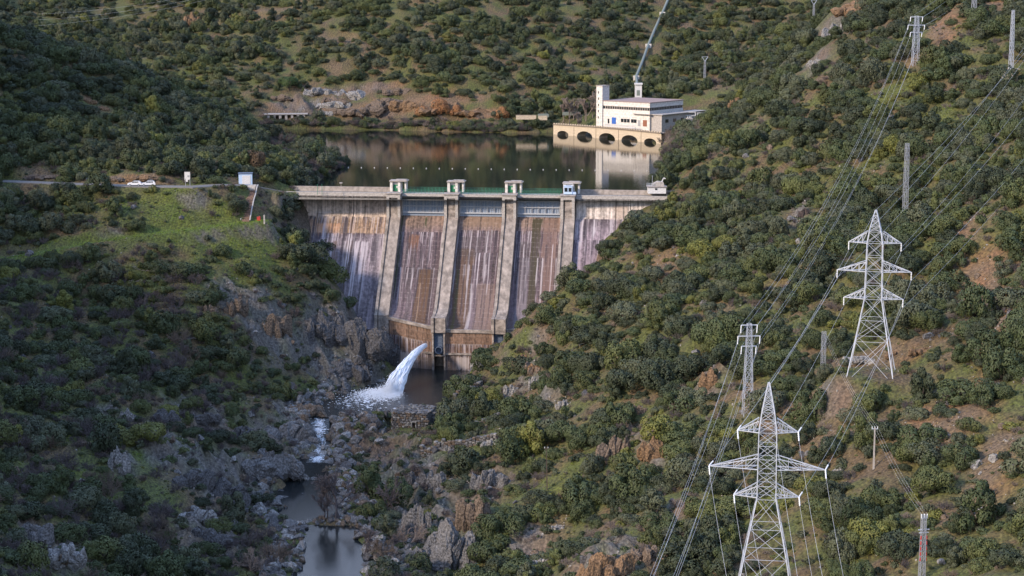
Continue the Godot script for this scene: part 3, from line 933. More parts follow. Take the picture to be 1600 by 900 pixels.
	# ---- piers running down the face, with an outlet block under the middle two
	for k in 4:
		var x: float = PIERS[k]
		var pier := Node3D.new()
		pier.name = "pier"
		pier.position = Vector3(x, 0, 0)
		dam.add_child(pier, true)
		var low := [[23.2, -30.6], [25.2, -32.4], [27.6, -33.5], [29.4, -34.0], [32.0, -34.2], [32.0, -38.7], [18, -38.7]] if k in [1, 2] else [[24.4, -32.2], [26.4, -34.6], [26.4, -40], [15, -40]]
		var out := [[-6.0, -0.02], [3.2, -0.02], [3.35, -7.0], [4.2, -8.0], [6.2, -10.2]] + low + [[-2.5, -10]]
		var inner := []
		for q in out: inner.append([q[0] - (0.75 if q[0] > 0 else 0.0), q[1] - 0.02])
		part("buttress", done(side_prism(-0.85, 2.2, out)), M.pier, pier)
		part("buttress_strip", done(side_prism(-2.2, -1.35, out)), M.pier, pier)
		part("groove", done(side_prism(-1.4, -0.8, inner)), M.pier, pier)
		var st := mb()
		bx(st, Vector3(1.75, -3.9, 3.42), Vector3(0.86, 7.6, 0.34))
		bx(st, Vector3(-1.75, -3.9, 3.42), Vector3(0.86, 7.6, 0.34))
		bx(st, Vector3(0, -0.65, 3.42), Vector3(2.62, 1.1, 0.34))
		part("pilaster", done(st), M.concrete_pale, pier)
		st = mb()
		bx(st, Vector3(0, 0.1, 1.6), Vector3(4.9, 0.3, 4.6))
		part("cap", done(st), M.concrete, pier)
		if k in [1, 2]:
			st = mb()
			bx(st, Vector3(-1.75, -42.3, 30.2), Vector3(0.5, 7.1, 2.4))
			bx(st, Vector3(1.75, -42.3, 30.2), Vector3(0.5, 7.1, 2.4))
			bx(st, Vector3(-1.75, -50, 29.8), Vector3(0.5, 8.2, 1.6))
			bx(st, Vector3(1.75, -50, 29.8), Vector3(0.5, 8.2, 1.6))
			bx(st, Vector3(0, -45.95, 29.6), Vector3(3.0, 0.35, 2.6))
			var fr := part("outlet_frame", done(st), M.pier, pier)
			st = mb()
			bx(st, Vector3(0, -42.2, 30.0), Vector3(2.9, 6.6, 0.5))
			for q in 4: bx(st, Vector3(0, -39.4 - q * 1.3, 30.32), Vector3(2.7, 0.16, 0.14))
			for q in 2: bx(st, Vector3(-0.9 + q * 1.8, -41.4, 30.34), Vector3(0.14, 4.4, 0.18))
			part("valve_housing", done(st), M.blue_grey, fr)
			st = mb()
			# a short thick-walled pipe: outside, rim and bore
			for q in 14:
				var a0 := TAU * q / 14
				var a1 := TAU * (q + 1) / 14
				var d0 := Vector3(cos(a0), sin(a0), 0)
				var d1 := Vector3(cos(a1), sin(a1), 0)
				var c := Vector3(0.1 if k == 1 else -0.3, -44.1, 30.2)
				var f := Vector3(0, 0, 1.6)
				quad(st, c + d0 * 1.15, c + d1 * 1.15, c + f + d1 * 1.15, c + f + d0 * 1.15)
				quad(st, c + f + d0 * 1.15, c + f + d1 * 1.15, c + f + d1 * 0.92, c + f + d0 * 0.92)
				quad(st, c + f + d0 * 0.92, c + f + d1 * 0.92, c + d1 * 0.92, c + d0 * 0.92)
			part("outlet_pipe", done(st), M.blue_grey, fr)
	# ---- gates, bridge over them and railings
	for k in 3:
		var x0: float = PIERS[k] + 2.2
		var x1: float = PIERS[k + 1] - 2.2
		var cx := (x0 + x1) / 2
		var g := Node3D.new()
		g.name = "gate"
		g.position = Vector3(cx, 0, 1.9)
		dam.add_child(g, true)
		var st := mb()
		bx(st, Vector3(0, -4.4, -1.0), Vector3(13.2, 5.3, 0.2))
		part("skin_plate", done(st), M.gate, g)
		for y in [-2.0, -3.95, -5.95]:
			st = mb()
			bx(st, Vector3(0, y, -0.62), Vector3(13.3, 0.42 if y < -5 else 0.28, 0.62))
			part("beam", done(st), M.gate_rib, g)
		for q in 7:
			st = mb()
			bx(st, Vector3(-6.5 + q * 13.0 / 6, -4.0, -0.64), Vector3(0.16, 4.1, 0.46))
			part("stiffener", done(st), M.gate_rib, g)
		for q in 18:
			st = mb()
			bx(st, Vector3(-6.1 + q * 12.2 / 17, -3.98, -0.82), Vector3(0.08, 4.0, 0.2))
			part("rib", done(st), M.gate_rib, g)
		for s in [-1, 1]:
			st = mb()
			bx(st, Vector3(s * 6.8, -4.3, -0.9), Vector3(0.36, 5.6, 0.9))
			part("guide", done(st), M.concrete_pale, g)
		st = mb()
		bx(st, Vector3(cx, -0.55, 0.3), Vector3(x1 - x0 - 0.1, 0.85, 1.0))
		part("bridge_beam", done(st), M.concrete_pale, dam)
		st = mb()
		bx(st, Vector3(cx, -0.55, -3.2), Vector3(x1 - x0 - 0.1, 0.4, 5.8))
		part("bridge_deck", done(st), M.concrete, dam)
		st = mb()
		bx(st, Vector3(cx, -1.35, -0.7), Vector3(x1 - x0 - 0.2, 0.5, 0.5))
		part("lintel", done(st), M.concrete, dam)
		for z in [0.55, -5.6]:
			st = mb()
			for q in 12: bar(st, Vector3(x0 + 0.6 + q * (x1 - x0 - 1.2) / 11, -0.2, z), Vector3(x0 + 0.6 + q * (x1 - x0 - 1.2) / 11, 1.25, z), 0.09)
			for y in [0.2, 0.5, 0.85, 1.22]: bar(st, Vector3(x0 + 0.3, y, z), Vector3(x1 - 0.3, y, z), 0.09)
			part("railing", done(st), M.rail_green, dam)
	# ---- gate houses on the piers
	for k in 4:
		var h := Node3D.new()
		h.name = "gate_house"
		h.position = Vector3(PIERS[k] + 1.0, 0.25, -2.4)
		dam.add_child(h, true)
		var st := mb()
		for q in [[-2.35, 0.8], [0.15, 0.8]]: bx(st, Vector3(q[0], 1.6, 1.6), Vector3(q[1], 3.2, 0.5))
		bx(st, Vector3(-1.1, 1.6, 0.9), Vector3(1.7, 3.2, 0.3))
		bx(st, Vector3(-2.5, 1.6, 0.0), Vector3(0.3, 3.2, 2.7))
		bx(st, Vector3(0.5, 1.6, 0.0), Vector3(0.3, 3.2, 2.7))
		bx(st, Vector3(-1.0, 1.6, -1.5), Vector3(3.0, 3.2, 0.3))
		part("wall", done(st), M.cream, h)
		st = mb()
		bx(st, Vector3(2.1, 1.6, 1.1), Vector3(0.5, 3.2, 0.5))
		part("post", done(st), M.cream, h)
		st = mb()
		bx(st, Vector3(2.1, 1.6, -1.3), Vector3(0.5, 3.2, 0.5))
		part("post", done(st), M.cream, h)
		st = mb()
		bx(st, Vector3(-0.1, 3.36, 0.1), Vector3(5.7, 0.3, 4.3))
		bx(st, Vector3(0.6, 3.62, -0.3), Vector3(3.4, 0.24, 2.4))
		part("roof", done(st), M.concrete, h)
		st = mb()
		bx(st, Vector3(-1.1, 1.15, 1.1), Vector3(1.5, 2.1, 0.1))
		var door := part("door", done(st), M.green, h)
		st = mb()
		bx(st, Vector3(-0.62, 1.4, 1.17), Vector3(0.35, 0.7, 0.04))
		part("notice", done(st), M.white, door)
		if k == 3:
			st = mb()
			bx(st, Vector3(-1.0, 1.4, 3.6), Vector3(2.7, 2.4, 2.2))
			bx(st, Vector3(-1.0, 2.66, 3.6), Vector3(2.9, 0.12, 2.4))
			var cab := part("cabin", done(st), M.pale_blue, h)
			st = mb()
			for q in 2: bx(st, Vector3(-1.6 + q * 1.25, 1.6, 4.73), Vector3(0.95, 1.2, 0.06))
			part("window", done(st), M.glass, cab)
			st = mb()
			for q in 5: bar(st, Vector3(-2.3 + q * 0.65, 2.7, 4.7), Vector3(-2.3 + q * 0.65, 3.6, 4.7), 0.08)
			for y in [3.15, 3.6]: bar(st, Vector3(-2.35, y, 4.7), Vector3(0.35, y, 4.7), 0.08)
			part("handrail", done(st), M.insulator, cab)
			st = mb()
			bx(st, Vector3(0.8, 0.5, 3.9), Vector3(1.3, 0.7, 1.2))
			part("hoist_box", done(st), M.pale_blue, h)
	# ---- two lamp posts and a pair of green poles stand on the crest of the left wing
	for a in [[533, 0], [496, 1], [503, 1]]:
		var q := at_depth(a[0], 297, 604)
		var st := mb()
		bar(st, Vector3(q.x, -0.7, q.z), Vector3(q.x, 2.9 if a[1] == 0 else 2.6, q.z), 0.14)
		if a[1] == 0:
			bx(st, Vector3(q.x, 3.0, q.z + 0.2), Vector3(0.9, 0.35, 0.7))
			tag(part("lamp_post", done(st), M.concrete_pale, self), "short pale lamp post on the crest of the dam", "lamp post")
		else:
			tag(part("marker_pole", done(st), M.rail_green, self), "thin green pole on the crest of the dam beside the lamp post", "pole", "green poles on the dam crest")
# ---------------------------------------------------------------- road, jet, far shore, abutments
func ribbon(line: Array, half: float, lift: float, n := 6) -> ArrayMesh:     # a strip laid along a line of points
	var st := mb()
	var pts := []
	for k in line.size() - 1:
		for q in n: pts.append(line[k].lerp(line[k + 1], float(q) / n))
	pts.append(line[-1])
	for k in pts.size() - 1:
		var a: Vector3 = pts[k]
		var b: Vector3 = pts[k + 1]
		var t: Vector3 = (pts[min(k + 1, pts.size() - 1)] - pts[max(k - 1, 0)]).normalized()
		var t2: Vector3 = (pts[min(k + 2, pts.size() - 1)] - pts[k]).normalized()
		var s := Vector3(-t.z, 0, t.x).normalized() * half
		var s2 := Vector3(-t2.z, 0, t2.x).normalized() * half
		var u := Vector3.UP * lift
		quad(st, a - s + u, a + s + u, b + s2 + u, b - s2 + u)
		quad(st, a + s + u, a + s * 1.02 - u * 3, b + s2 * 1.02 - u * 3, b + s2 + u)
	return done(st)

func build_roads():
	tag(part("road", ribbon(road_line, 2.7, 0.12), M.asphalt, self), "narrow grey road along the left bank to the dam", "road", "", "structure")

func jet_point(t: float) -> Vector3:
	var a := Vector3(-26.0, -42.0, -567.0)
	var b := Vector3(-34.6, POOL_Y, -537.0)
	var p := a.lerp(b, t)
	p.y = a.y + (b.y - a.y) * pow(t, 2.1)
	return p

func build_jet():
	rng.seed = 301
	var jet := thing("water_jet", "white arc of water shooting from the outlet under the dam into the pool", "water jet", Vector3(-34.6, POOL_Y, -537))
	var st := mb()
	# many torn strands of water that part along the way
	for k in 640:
		var a := rng.randf() * TAU
		var r := sqrt(rng.randf())
		var t0 := rng.randf_range(0.0, 0.75) if k > 60 else 0.0
		var t1: float = min(1.0, t0 + rng.randf_range(0.15, 0.5)) if k > 60 else rng.randf_range(0.6, 1.0)
		var pts := []
		var rad := []
		var n := 9
		for q in n:
			var t: float = lerp(t0, t1, float(q) / (n - 1))
			var spread: float = 0.75 + 2.3 * t * t
			var sag: float = -0.9 * r * t * (0.5 + 0.5 * sin(a)) if k % 3 == 0 else 0.0
			var wob := Vector3(n2.get_noise_2d(k * 9.0, t * 30.0), n2.get_noise_2d(k * 9.0 + 50.0, t * 30.0), 0) * 0.8 * t
			pts.append(jet_point(t) + Vector3(cos(a) * r * spread, sin(a) * r * spread * 0.9 + sag, 0) + wob - jet.position)
			rad.append((0.085 + 0.10 * t) * sin(PI * clamp(float(q) / (n - 1), 0.06, 0.94)) + 0.015)
		tube(st, pts, rad, 5, false)
	part("stream", done(st), M.foam, jet)
	# splash: drops thrown up and foam spreading over the pool
	var drop := SphereMesh.new()
	drop.radial_segments = 6
	drop.rings = 3
	drop.radius = 0.5
	drop.height = 1.0
	var mm := MultiMesh.new()
	mm.transform_format = MultiMesh.TRANSFORM_3D
	mm.mesh = drop
	var tr := []
	for k in 12000:
		var d := absf(rng.randfn(0.0, 1.0))
		var ang := rng.randf() * TAU
		var p := Vector3(cos(ang) * d * 3.0 - d * 1.6, 0, sin(ang) * d * 3.4 + d * 0.6)
		var h: float = absf(rng.randfn(0.0, 1.0)) * 2.0 * exp(-d * 0.85)
		var s: float = rng.randf_range(0.04, 0.24) * (1.0 if h < 0.8 else 0.5)
		tr.append(Transform3D(Basis.from_scale(Vector3(s * 1.5, s * (0.5 if h < 0.15 else 1.0), s * 1.5)), p + Vector3(0, h + 0.03, 0)))
	for k in 1800:
		var t := rng.randf_range(0.15, 1.0)
		var q := jet_point(t) - jet.position + Vector3(rng.randfn(), rng.randfn() - 0.4, rng.randfn()) * (0.35 + 1.0 * t)
		if q.y > 0.05: tr.append(Transform3D(Basis.from_scale(Vector3.ONE * rng.randf_range(0.03, 0.11)), q))
	mm.instance_count = tr.size()
	for k in tr.size(): mm.set_instance_transform(k, tr[k])
	var mi := MultiMeshInstance3D.new()
	mi.name = "splash"
	mi.multimesh = mm
	mi.material_override = M.foam
	jet.add_child(mi, true)
	mi.set_meta("kind", "stuff")
	# flecks and streaks of foam that drift on the pool and in the rapids
	st = mb()
	for k in 600:
		var d: float = absf(rng.randfn(0.0, 1.0))
		var c := Vector3(-38.0 - d * 5.0 + rng.randfn() * 3.5, POOL_Y + 0.03 + rng.randf() * 0.02, -534.0 + rng.randfn() * 7.0 + d * 3.0)
		foam_fleck(st, c, rng.randf_range(0.08, 0.4) * exp(-d * 0.4))
	tag(part("foam", done(st), M.foam, self), "white foam drifting on the pool below the water jet", "foam", "", "stuff")
	# white water between the pool and the lower river
	st = mb()
	var line := []
	for a in [[-50, -50.45, 518], [-52, -50.7, 507], [-51.4, -51.6, 500], [-50.8, -52.2, 494], [-50, -53.2, 486], [-49.5, -53.9, 478], [-49.5, -53.97, 472]]: line.append(Vector3(a[0], a[1], -a[2]))
	tag(part("rapids", ribbon(line, 2.6, 0.02, 5), M.pool, self), "narrow rapids between boulders below the pool", "rapids", "", "structure")
	for k in 1700:
		var t := rng.randf_range(1.0, 5.9)
		if rng.randf() < 0.6: t = [1.6, 2.3, 3.4, 4.6, 5.3][rng.randi() % 5] + rng.randfn() * 0.16
		t = clamp(t, 0.8, 5.95)
		var i := int(t)
		var c: Vector3 = line[i].lerp(line[i + 1], t - i) + Vector3(rng.randfn() * 0.75, 0.05 + rng.randf() * 0.22, rng.randfn() * 0.7)
		foam_fleck(st, c, rng.randf_range(0.04, 0.2))
	tag(part("white_water", done(st), M.foam, self), "white water tumbling between the boulders of the rapids", "foam", "", "stuff")

func foam_fleck(st: SurfaceTool, c: Vector3, s: float):
	var e := rng.randf_range(0.8, 2.2)
	var n := 5
	var o := rng.randf() * TAU
	var top := c + Vector3(0, s * 0.18, 0)
	var p := []
	for k in n: p.append(c + Vector3(cos(o + TAU * k / n) * s * e, 0, sin(o + TAU * k / n) * s) * rng.randf_range(0.7, 1.2))
	for k in n:
		st.add_vertex(top); st.add_vertex(p[k]); st.add_vertex(p[(k + 1) % n])

func win(parent: Node, c: Vector3, w: float, h: float, turned := false, called := "window", m: Material = null):
	var st := mb()
	bx(st, c, Vector3(0.08, h, w) if turned else Vector3(w, h, 0.08))
	return part(called, done(st), m if m else M.glass, parent)

func build_far_shore():
	rng.seed = 401
	# ---- powerhouse
	var ph := thing("powerhouse", "cream powerhouse with tall stair tower and flat roof behind the arched bridge", "building", Vector3(58.8, 3.6, -821), deg_to_rad(-38))
	var st := mb()
	bx(st, Vector3(-12.2, 1.9, -13), Vector3(24.4, 9.8, 26))       # up to the clerestory
	part("wall", done(st), M.cream, ph)
	st = mb()
	bx(st, Vector3(-12.2, 7.5, -13), Vector3(24.1, 1.4, 25.7))
	part("clerestory_wall", done(st), M.concrete, ph)
	st = mb()
	bx(st, Vector3(-12.2, 9.2, -13), Vector3(24.4, 2.0, 26))
	part("upper_wall", done(st), M.cream, ph)
	st = mb()
	bx(st, Vector3(-12.2, 10.32, -13), Vector3(24.9, 0.24, 26.5))
	part("roof", done(st), M.roof_pink, ph)
	for q in 20: win(ph, Vector3(-23.8 + q * 1.21, 7.5, -0.13), 0.78, 1.05)
	for q in 20: win(ph, Vector3(-0.13, 7.5, -0.9 - q * 1.27), 0.8, 1.05, true)
	st = mb()
	bx(st, Vector3(-26.0, 6.8, -2.0), Vector3(3.2, 19.6, 5.2))
	var tower := part("stair_tower", done(st), M.cream, ph)
	st = mb()
	bx(st, Vector3(-26.0, 16.7, -2.0), Vector3(3.5, 0.25, 5.5))
	part("roof", done(st), M.concrete, tower)
	for q in 5: win(tower, Vector3(-26.4, 3.0 + q * 2.7, 0.63), 0.4, 1.0)
	for q in [[-18.6, 1.9, 2.2, 2.8], ]:
		win(ph, Vector3(q[0], q[1], 0.06), q[2], q[3], false, "door", M.blue)
	for q in [[-14.2, 2.2], [-12.6, 2.2], [-11.0, 2.2], [-8.9, 2.2], [-7.4, 2.2]]: win(ph, Vector3(q[0], q[1], 0.06), 1.35, 1.5)
	win(ph, Vector3(-5.4, 1.4, 0.06), 1.3, 2.6, false, "door", M.steel_dark)
	win(ph, Vector3(-2.4, 1.5, 0.06), 2.0, 2.7, false, "door", M.rust)
	win(ph, Vector3(-21.4, 1.6, 0.06), 0.8, 2.0, false, "window")
	st = mb()
	bx(st, Vector3(-3.6, 5.35, 0.5), Vector3(9.0, 0.25, 1.0))
	part("canopy", done(st), M.concrete, ph)
	st = mb()
	bx(st, Vector3(2.8, 1.1, -18), Vector3(5.4, 8.2, 34))
	bx(st, Vector3(3.0, 5.35, -18), Vector3(6.2, 0.3, 35))
	var ax := part("annex", done(st), M.concrete_pale, ph)
	for q in 4: win(ax, Vector3(5.54, 2.6, -5.0 - q * 6.0), 2.4, 1.4, true)
	st = mb()
	for q in 26: bx(st, Vector3(-21.0 + q * 0.62, 0.15, 3.4), Vector3(0.22, 0.9, 0.25))
	bx(st, Vector3(-13.2, 0.66, 3.4), Vector3(16.4, 0.16, 0.4))
	bx(st, Vector3(-13.2, -0.4, 3.4), Vector3(16.4, 0.3, 0.5))
	part("balustrade", done(st), M.white, ph)
	# ---- the arched bridge in front of it
	var A := Vector3(18.2, 0, -845)
	var B := Vector3(62.0, 0, -797)
	var L := A.distance_to(B)
	var turn := -atan2(B.z - A.z, B.x - A.x)
	var br := thing("arched_bridge", "sandstone coloured bridge with five low arches over the reservoir edge", "bridge", Vector3(A.x, LAKE_Y, A.z), turn)
	var centres := [6.0, 19.6, 33.2, 46.6, 58.6]
	var radii := [3.7, 4.8, 4.9, 4.8, 3.6]
	# the wall as strips between the deck and the arch openings
	for side in [1, 0]:
		st = mb()
		var n := 200
		var zf: float = 0.0 if side else -5.0
		var last := []
		for q in n + 1:
			var x := L * q / n
			var y := -2.0
			for c in 5:
				var u: float = absf(x - centres[c]) / radii[c]
				if u < 1.0: y = max(y, sqrt(1.0 - u * u) * radii[c] * 0.52)
			var top := 4.35 + 0.35 * sin(PI * x / L)
			if last.size():
				var p := [Vector3(last[0], last[1], zf), Vector3(x, y, zf), Vector3(x, top, zf), Vector3(last[0], last[2], zf)]
				if side: quad(st, p[0], p[1], p[2], p[3])
				else: quad(st, p[1], p[0], p[3], p[2])
				if side: quad(st, Vector3(last[0], last[1], -5), Vector3(x, y, -5), Vector3(x, y, 0), Vector3(last[0], last[1], 0))
			last = [x, y, top]
		part("arch_wall", done(st), M.sandstone, br)
	st = mb()
	for q in 20:
		var xa := L * q / 20
		var xb := L * (q + 1) / 20
		var ya := 4.35 + 0.35 * sin(PI * xa / L)
		var yb := 4.35 + 0.35 * sin(PI * xb / L)
		bar(st, Vector3(xa, ya + 0.05, 0.1), Vector3(xb, yb + 0.05, 0.1), 0.45)
		quad(st, Vector3(xa, ya, 0), Vector3(xb, yb, 0), Vector3(xb, yb, -5), Vector3(xa, ya, -5))
	part("deck", done(st), M.gravel, br)
	for q in 44:
		st = mb()
		var x := L * (q + 0.5) / 44
		bx(st, Vector3(x, 4.78 + 0.35 * sin(PI * x / L), 0.05), Vector3(0.75, 0.5, 0.35))
		part("parapet_stone", done(st), M.sandstone, br)
	for x in [12.8, 26.4, 40.0, 53.2]:
		st = mb()
		bx(st, Vector3(x, 1.2, 0.1), Vector3(0.5, 6.2, 0.3))
		part("pilaster", done(st), M.sandstone, br)
	# ---- small bridge on ribs at the far left shore
	var vd := thing("ribbed_roadway", "white concrete roadway carried on short ribs above the far shore", "bridge", at_depth(416, 194, 882), deg_to_rad(8))
	st = mb()
	bx(st, Vector3(9, 4.6, 0), Vector3(20, 0.5, 4.5))
	part("deck", done(st), M.concrete_pale, vd)
	for q in 7:
		st = mb()
		bx(st, Vector3(1.0 + q * 2.7, 1.2, 0.6), Vector3(1.1, 6.6, 2.6))
		part("rib", done(st), M.concrete_pale, vd)
	# ---- pressure pipe up the hill
	var pts := []
	var rad := []
	pts.append(at_depth(997, 146, 869)); rad.append(0.68)
	for a in [[994, 118], [1003, 96], [1013, 68], [1023, 44], [1035, 18], [1046, -8], [1056, -30]]:
		pts.append(ground(a[0], a[1] + 6, 780.0) + Vector3(0, 1.3, 0))
		rad.append(0.68)
	var pipe := thing("pressure_pipe", "long grey green pressure pipe running down the far hillside to the powerhouse", "pipe", pts[0])
	st = mb()
	var lp := []
	for p in pts: lp.append(p - pts[0])
	tube(st, lp, rad, 12)
	part("pipe", done(st), M.pipe_green, pipe)
	for k in [1, 3, 5]:
		st = mb()
		bx(st, lp[k] - Vector3(0, 0.9, 0), Vector3(2.8, 2.6, 1.8))
		part("anchor_block", done(st), M.cream, pipe)
	var vh := thing("valve_house", "small white valve house above the powerhouse roof at the foot of the pipe", "hut", at_depth(998, 150, 868))
	st = mb()
	bx(st, Vector3(-0.2, 2.2, 0), Vector3(3.0, 6.0, 2.6))
	part("wall", done(st), M.white, vh)
	st = mb()
	bx(st, Vector3(-0.2, 5.5, 0.2), Vector3(3.6, 0.7, 3.2))
	part("roof", done(st), M.white, vh)
	win(vh, Vector3(-0.3, 1.5, 1.33), 1.4, 2.4, false, "door", M.pipe_green)
	# ---- switchyard beside the powerhouse
	for k in 3:
		var p: Vector3 = [at_depth(1078, 193, 834), at_depth(1098, 194, 834), at_depth(1088, 192, 846)][k]
		var g := thing("switchyard_frame", ["white steel switchyard frame standing against the powerhouse annex", "white steel switchyard frame beside the green bush", "white steel switchyard frame set behind the other two"][k], "frame", p, 0.2, "switchyard frames")
		for s in [-1, 1]:
			st = mb()
			bx(st, Vector3(s * 2.4, 2.4, 0), Vector3(0.3, 5.4, 0.3))
			part("post", done(st), M.white, g)
		for y in [4.9, 3.4]:
			st = mb()
			bx(st, Vector3(0, y, 0), Vector3(5.2, 0.3, 0.3))
			part("beam", done(st), M.white, g)
	for k in 2:
		var p: Vector3 = [at_depth(1077, 194, 829), at_depth(1100, 195, 829)][k]
		var g := thing("transformer", ["pale grey transformer in the switchyard next to the annex", "pale grey transformer in the switchyard next to the green bush"][k], "transformer", p, 0.2, "transformers in the switchyard")
		st = mb()
		bx(st, Vector3(0, 1.4, 0), Vector3(2.6, 2.6, 1.8))
		part("tank", done(st), M.concrete_pale, g)
		for q in 5:
			st = mb()
			bx(st, Vector3(-1.0 + q * 0.5, 1.4, 1.05), Vector3(0.12, 2.0, 0.4))
			part("fin", done(st), M.steel_dark, g)
		for q in 3:
			st = mb()
			tube(st, [Vector3(-0.7 + q * 0.7, 2.7, 0), Vector3(-0.7 + q * 0.7, 3.5, 0)], [0.16, 0.08], 6)
			part("bushing", done(st), M.insulator, g)
	# ---- low walls and huts on the far shore
	for k in 2:
		var q: Array = [[880 - 58, 186, 9.0], [848, 187, 4.0]][k]
		st = mb()
		bx(st, Vector3(0, 0.7, 0), Vector3(q[2], 1.8, 0.5))
		bx(st, Vector3(0, 1.68, 0), Vector3(q[2] + 0.2, 0.16, 0.7))
		var o := part("low_wall", done(st), M.sandstone, self)
		o.position = at_depth(q[0], q[1], 858)
		tag(o, ["long low cream wall beside the track to the arched bridge", "short low cream wall at the end of the arched bridge"][k], "wall", "low walls by the bridge")
	for k in 2:
		st = mb()
		var l: float = [5.0, 6.5][k]
		bx(st, Vector3(0, 0.9, 0), Vector3(l, 1.2, 1.6))
		bx(st, Vector3(0, 1.6, 0), Vector3(l * 0.9, 0.3, 1.4))
		bx(st, Vector3(-l * 0.3, 0.1, 0), Vector3(0.3, 0.8, 1.2))
		bx(st, Vector3(l * 0.3, 0.1, 0), Vector3(0.3, 0.8, 1.2))
		var o := part("water_tank", done(st), M.pipe_green, self)
		o.position = at_depth([849, 890][k], [184, 181][k], 862)
		tag(o, ["small blue green tank between the two low walls", "long blue green tank under the leafless poplars"][k], "tank", "tanks by the far shore")
	# ---- line of buoys across the reservoir
	var ball := SphereMesh.new()
	ball.radius = 0.2
	ball.height = 0.4
	ball.radial_segments = 10
	ball.rings = 6
	var ring := TorusMesh.new()
	ring.inner_radius = 0.17
	ring.outer_radius = 0.25
	ring.rings = 12
	ring.ring_segments = 6
	for k in 26:
		var px := 524.0 + k * 20.3
		var p := at_depth(px, 258, 698 - 0.55 * k)
		var b := thing("buoy", "small round white buoy in the line floating across the reservoir", "buoy", Vector3(p.x, LAKE_Y + 0.12, p.z), 0, "line of buoys on the reservoir")
		part("float", ball, M.white, b)
		part("collar", ring, M.concrete_pale, b)

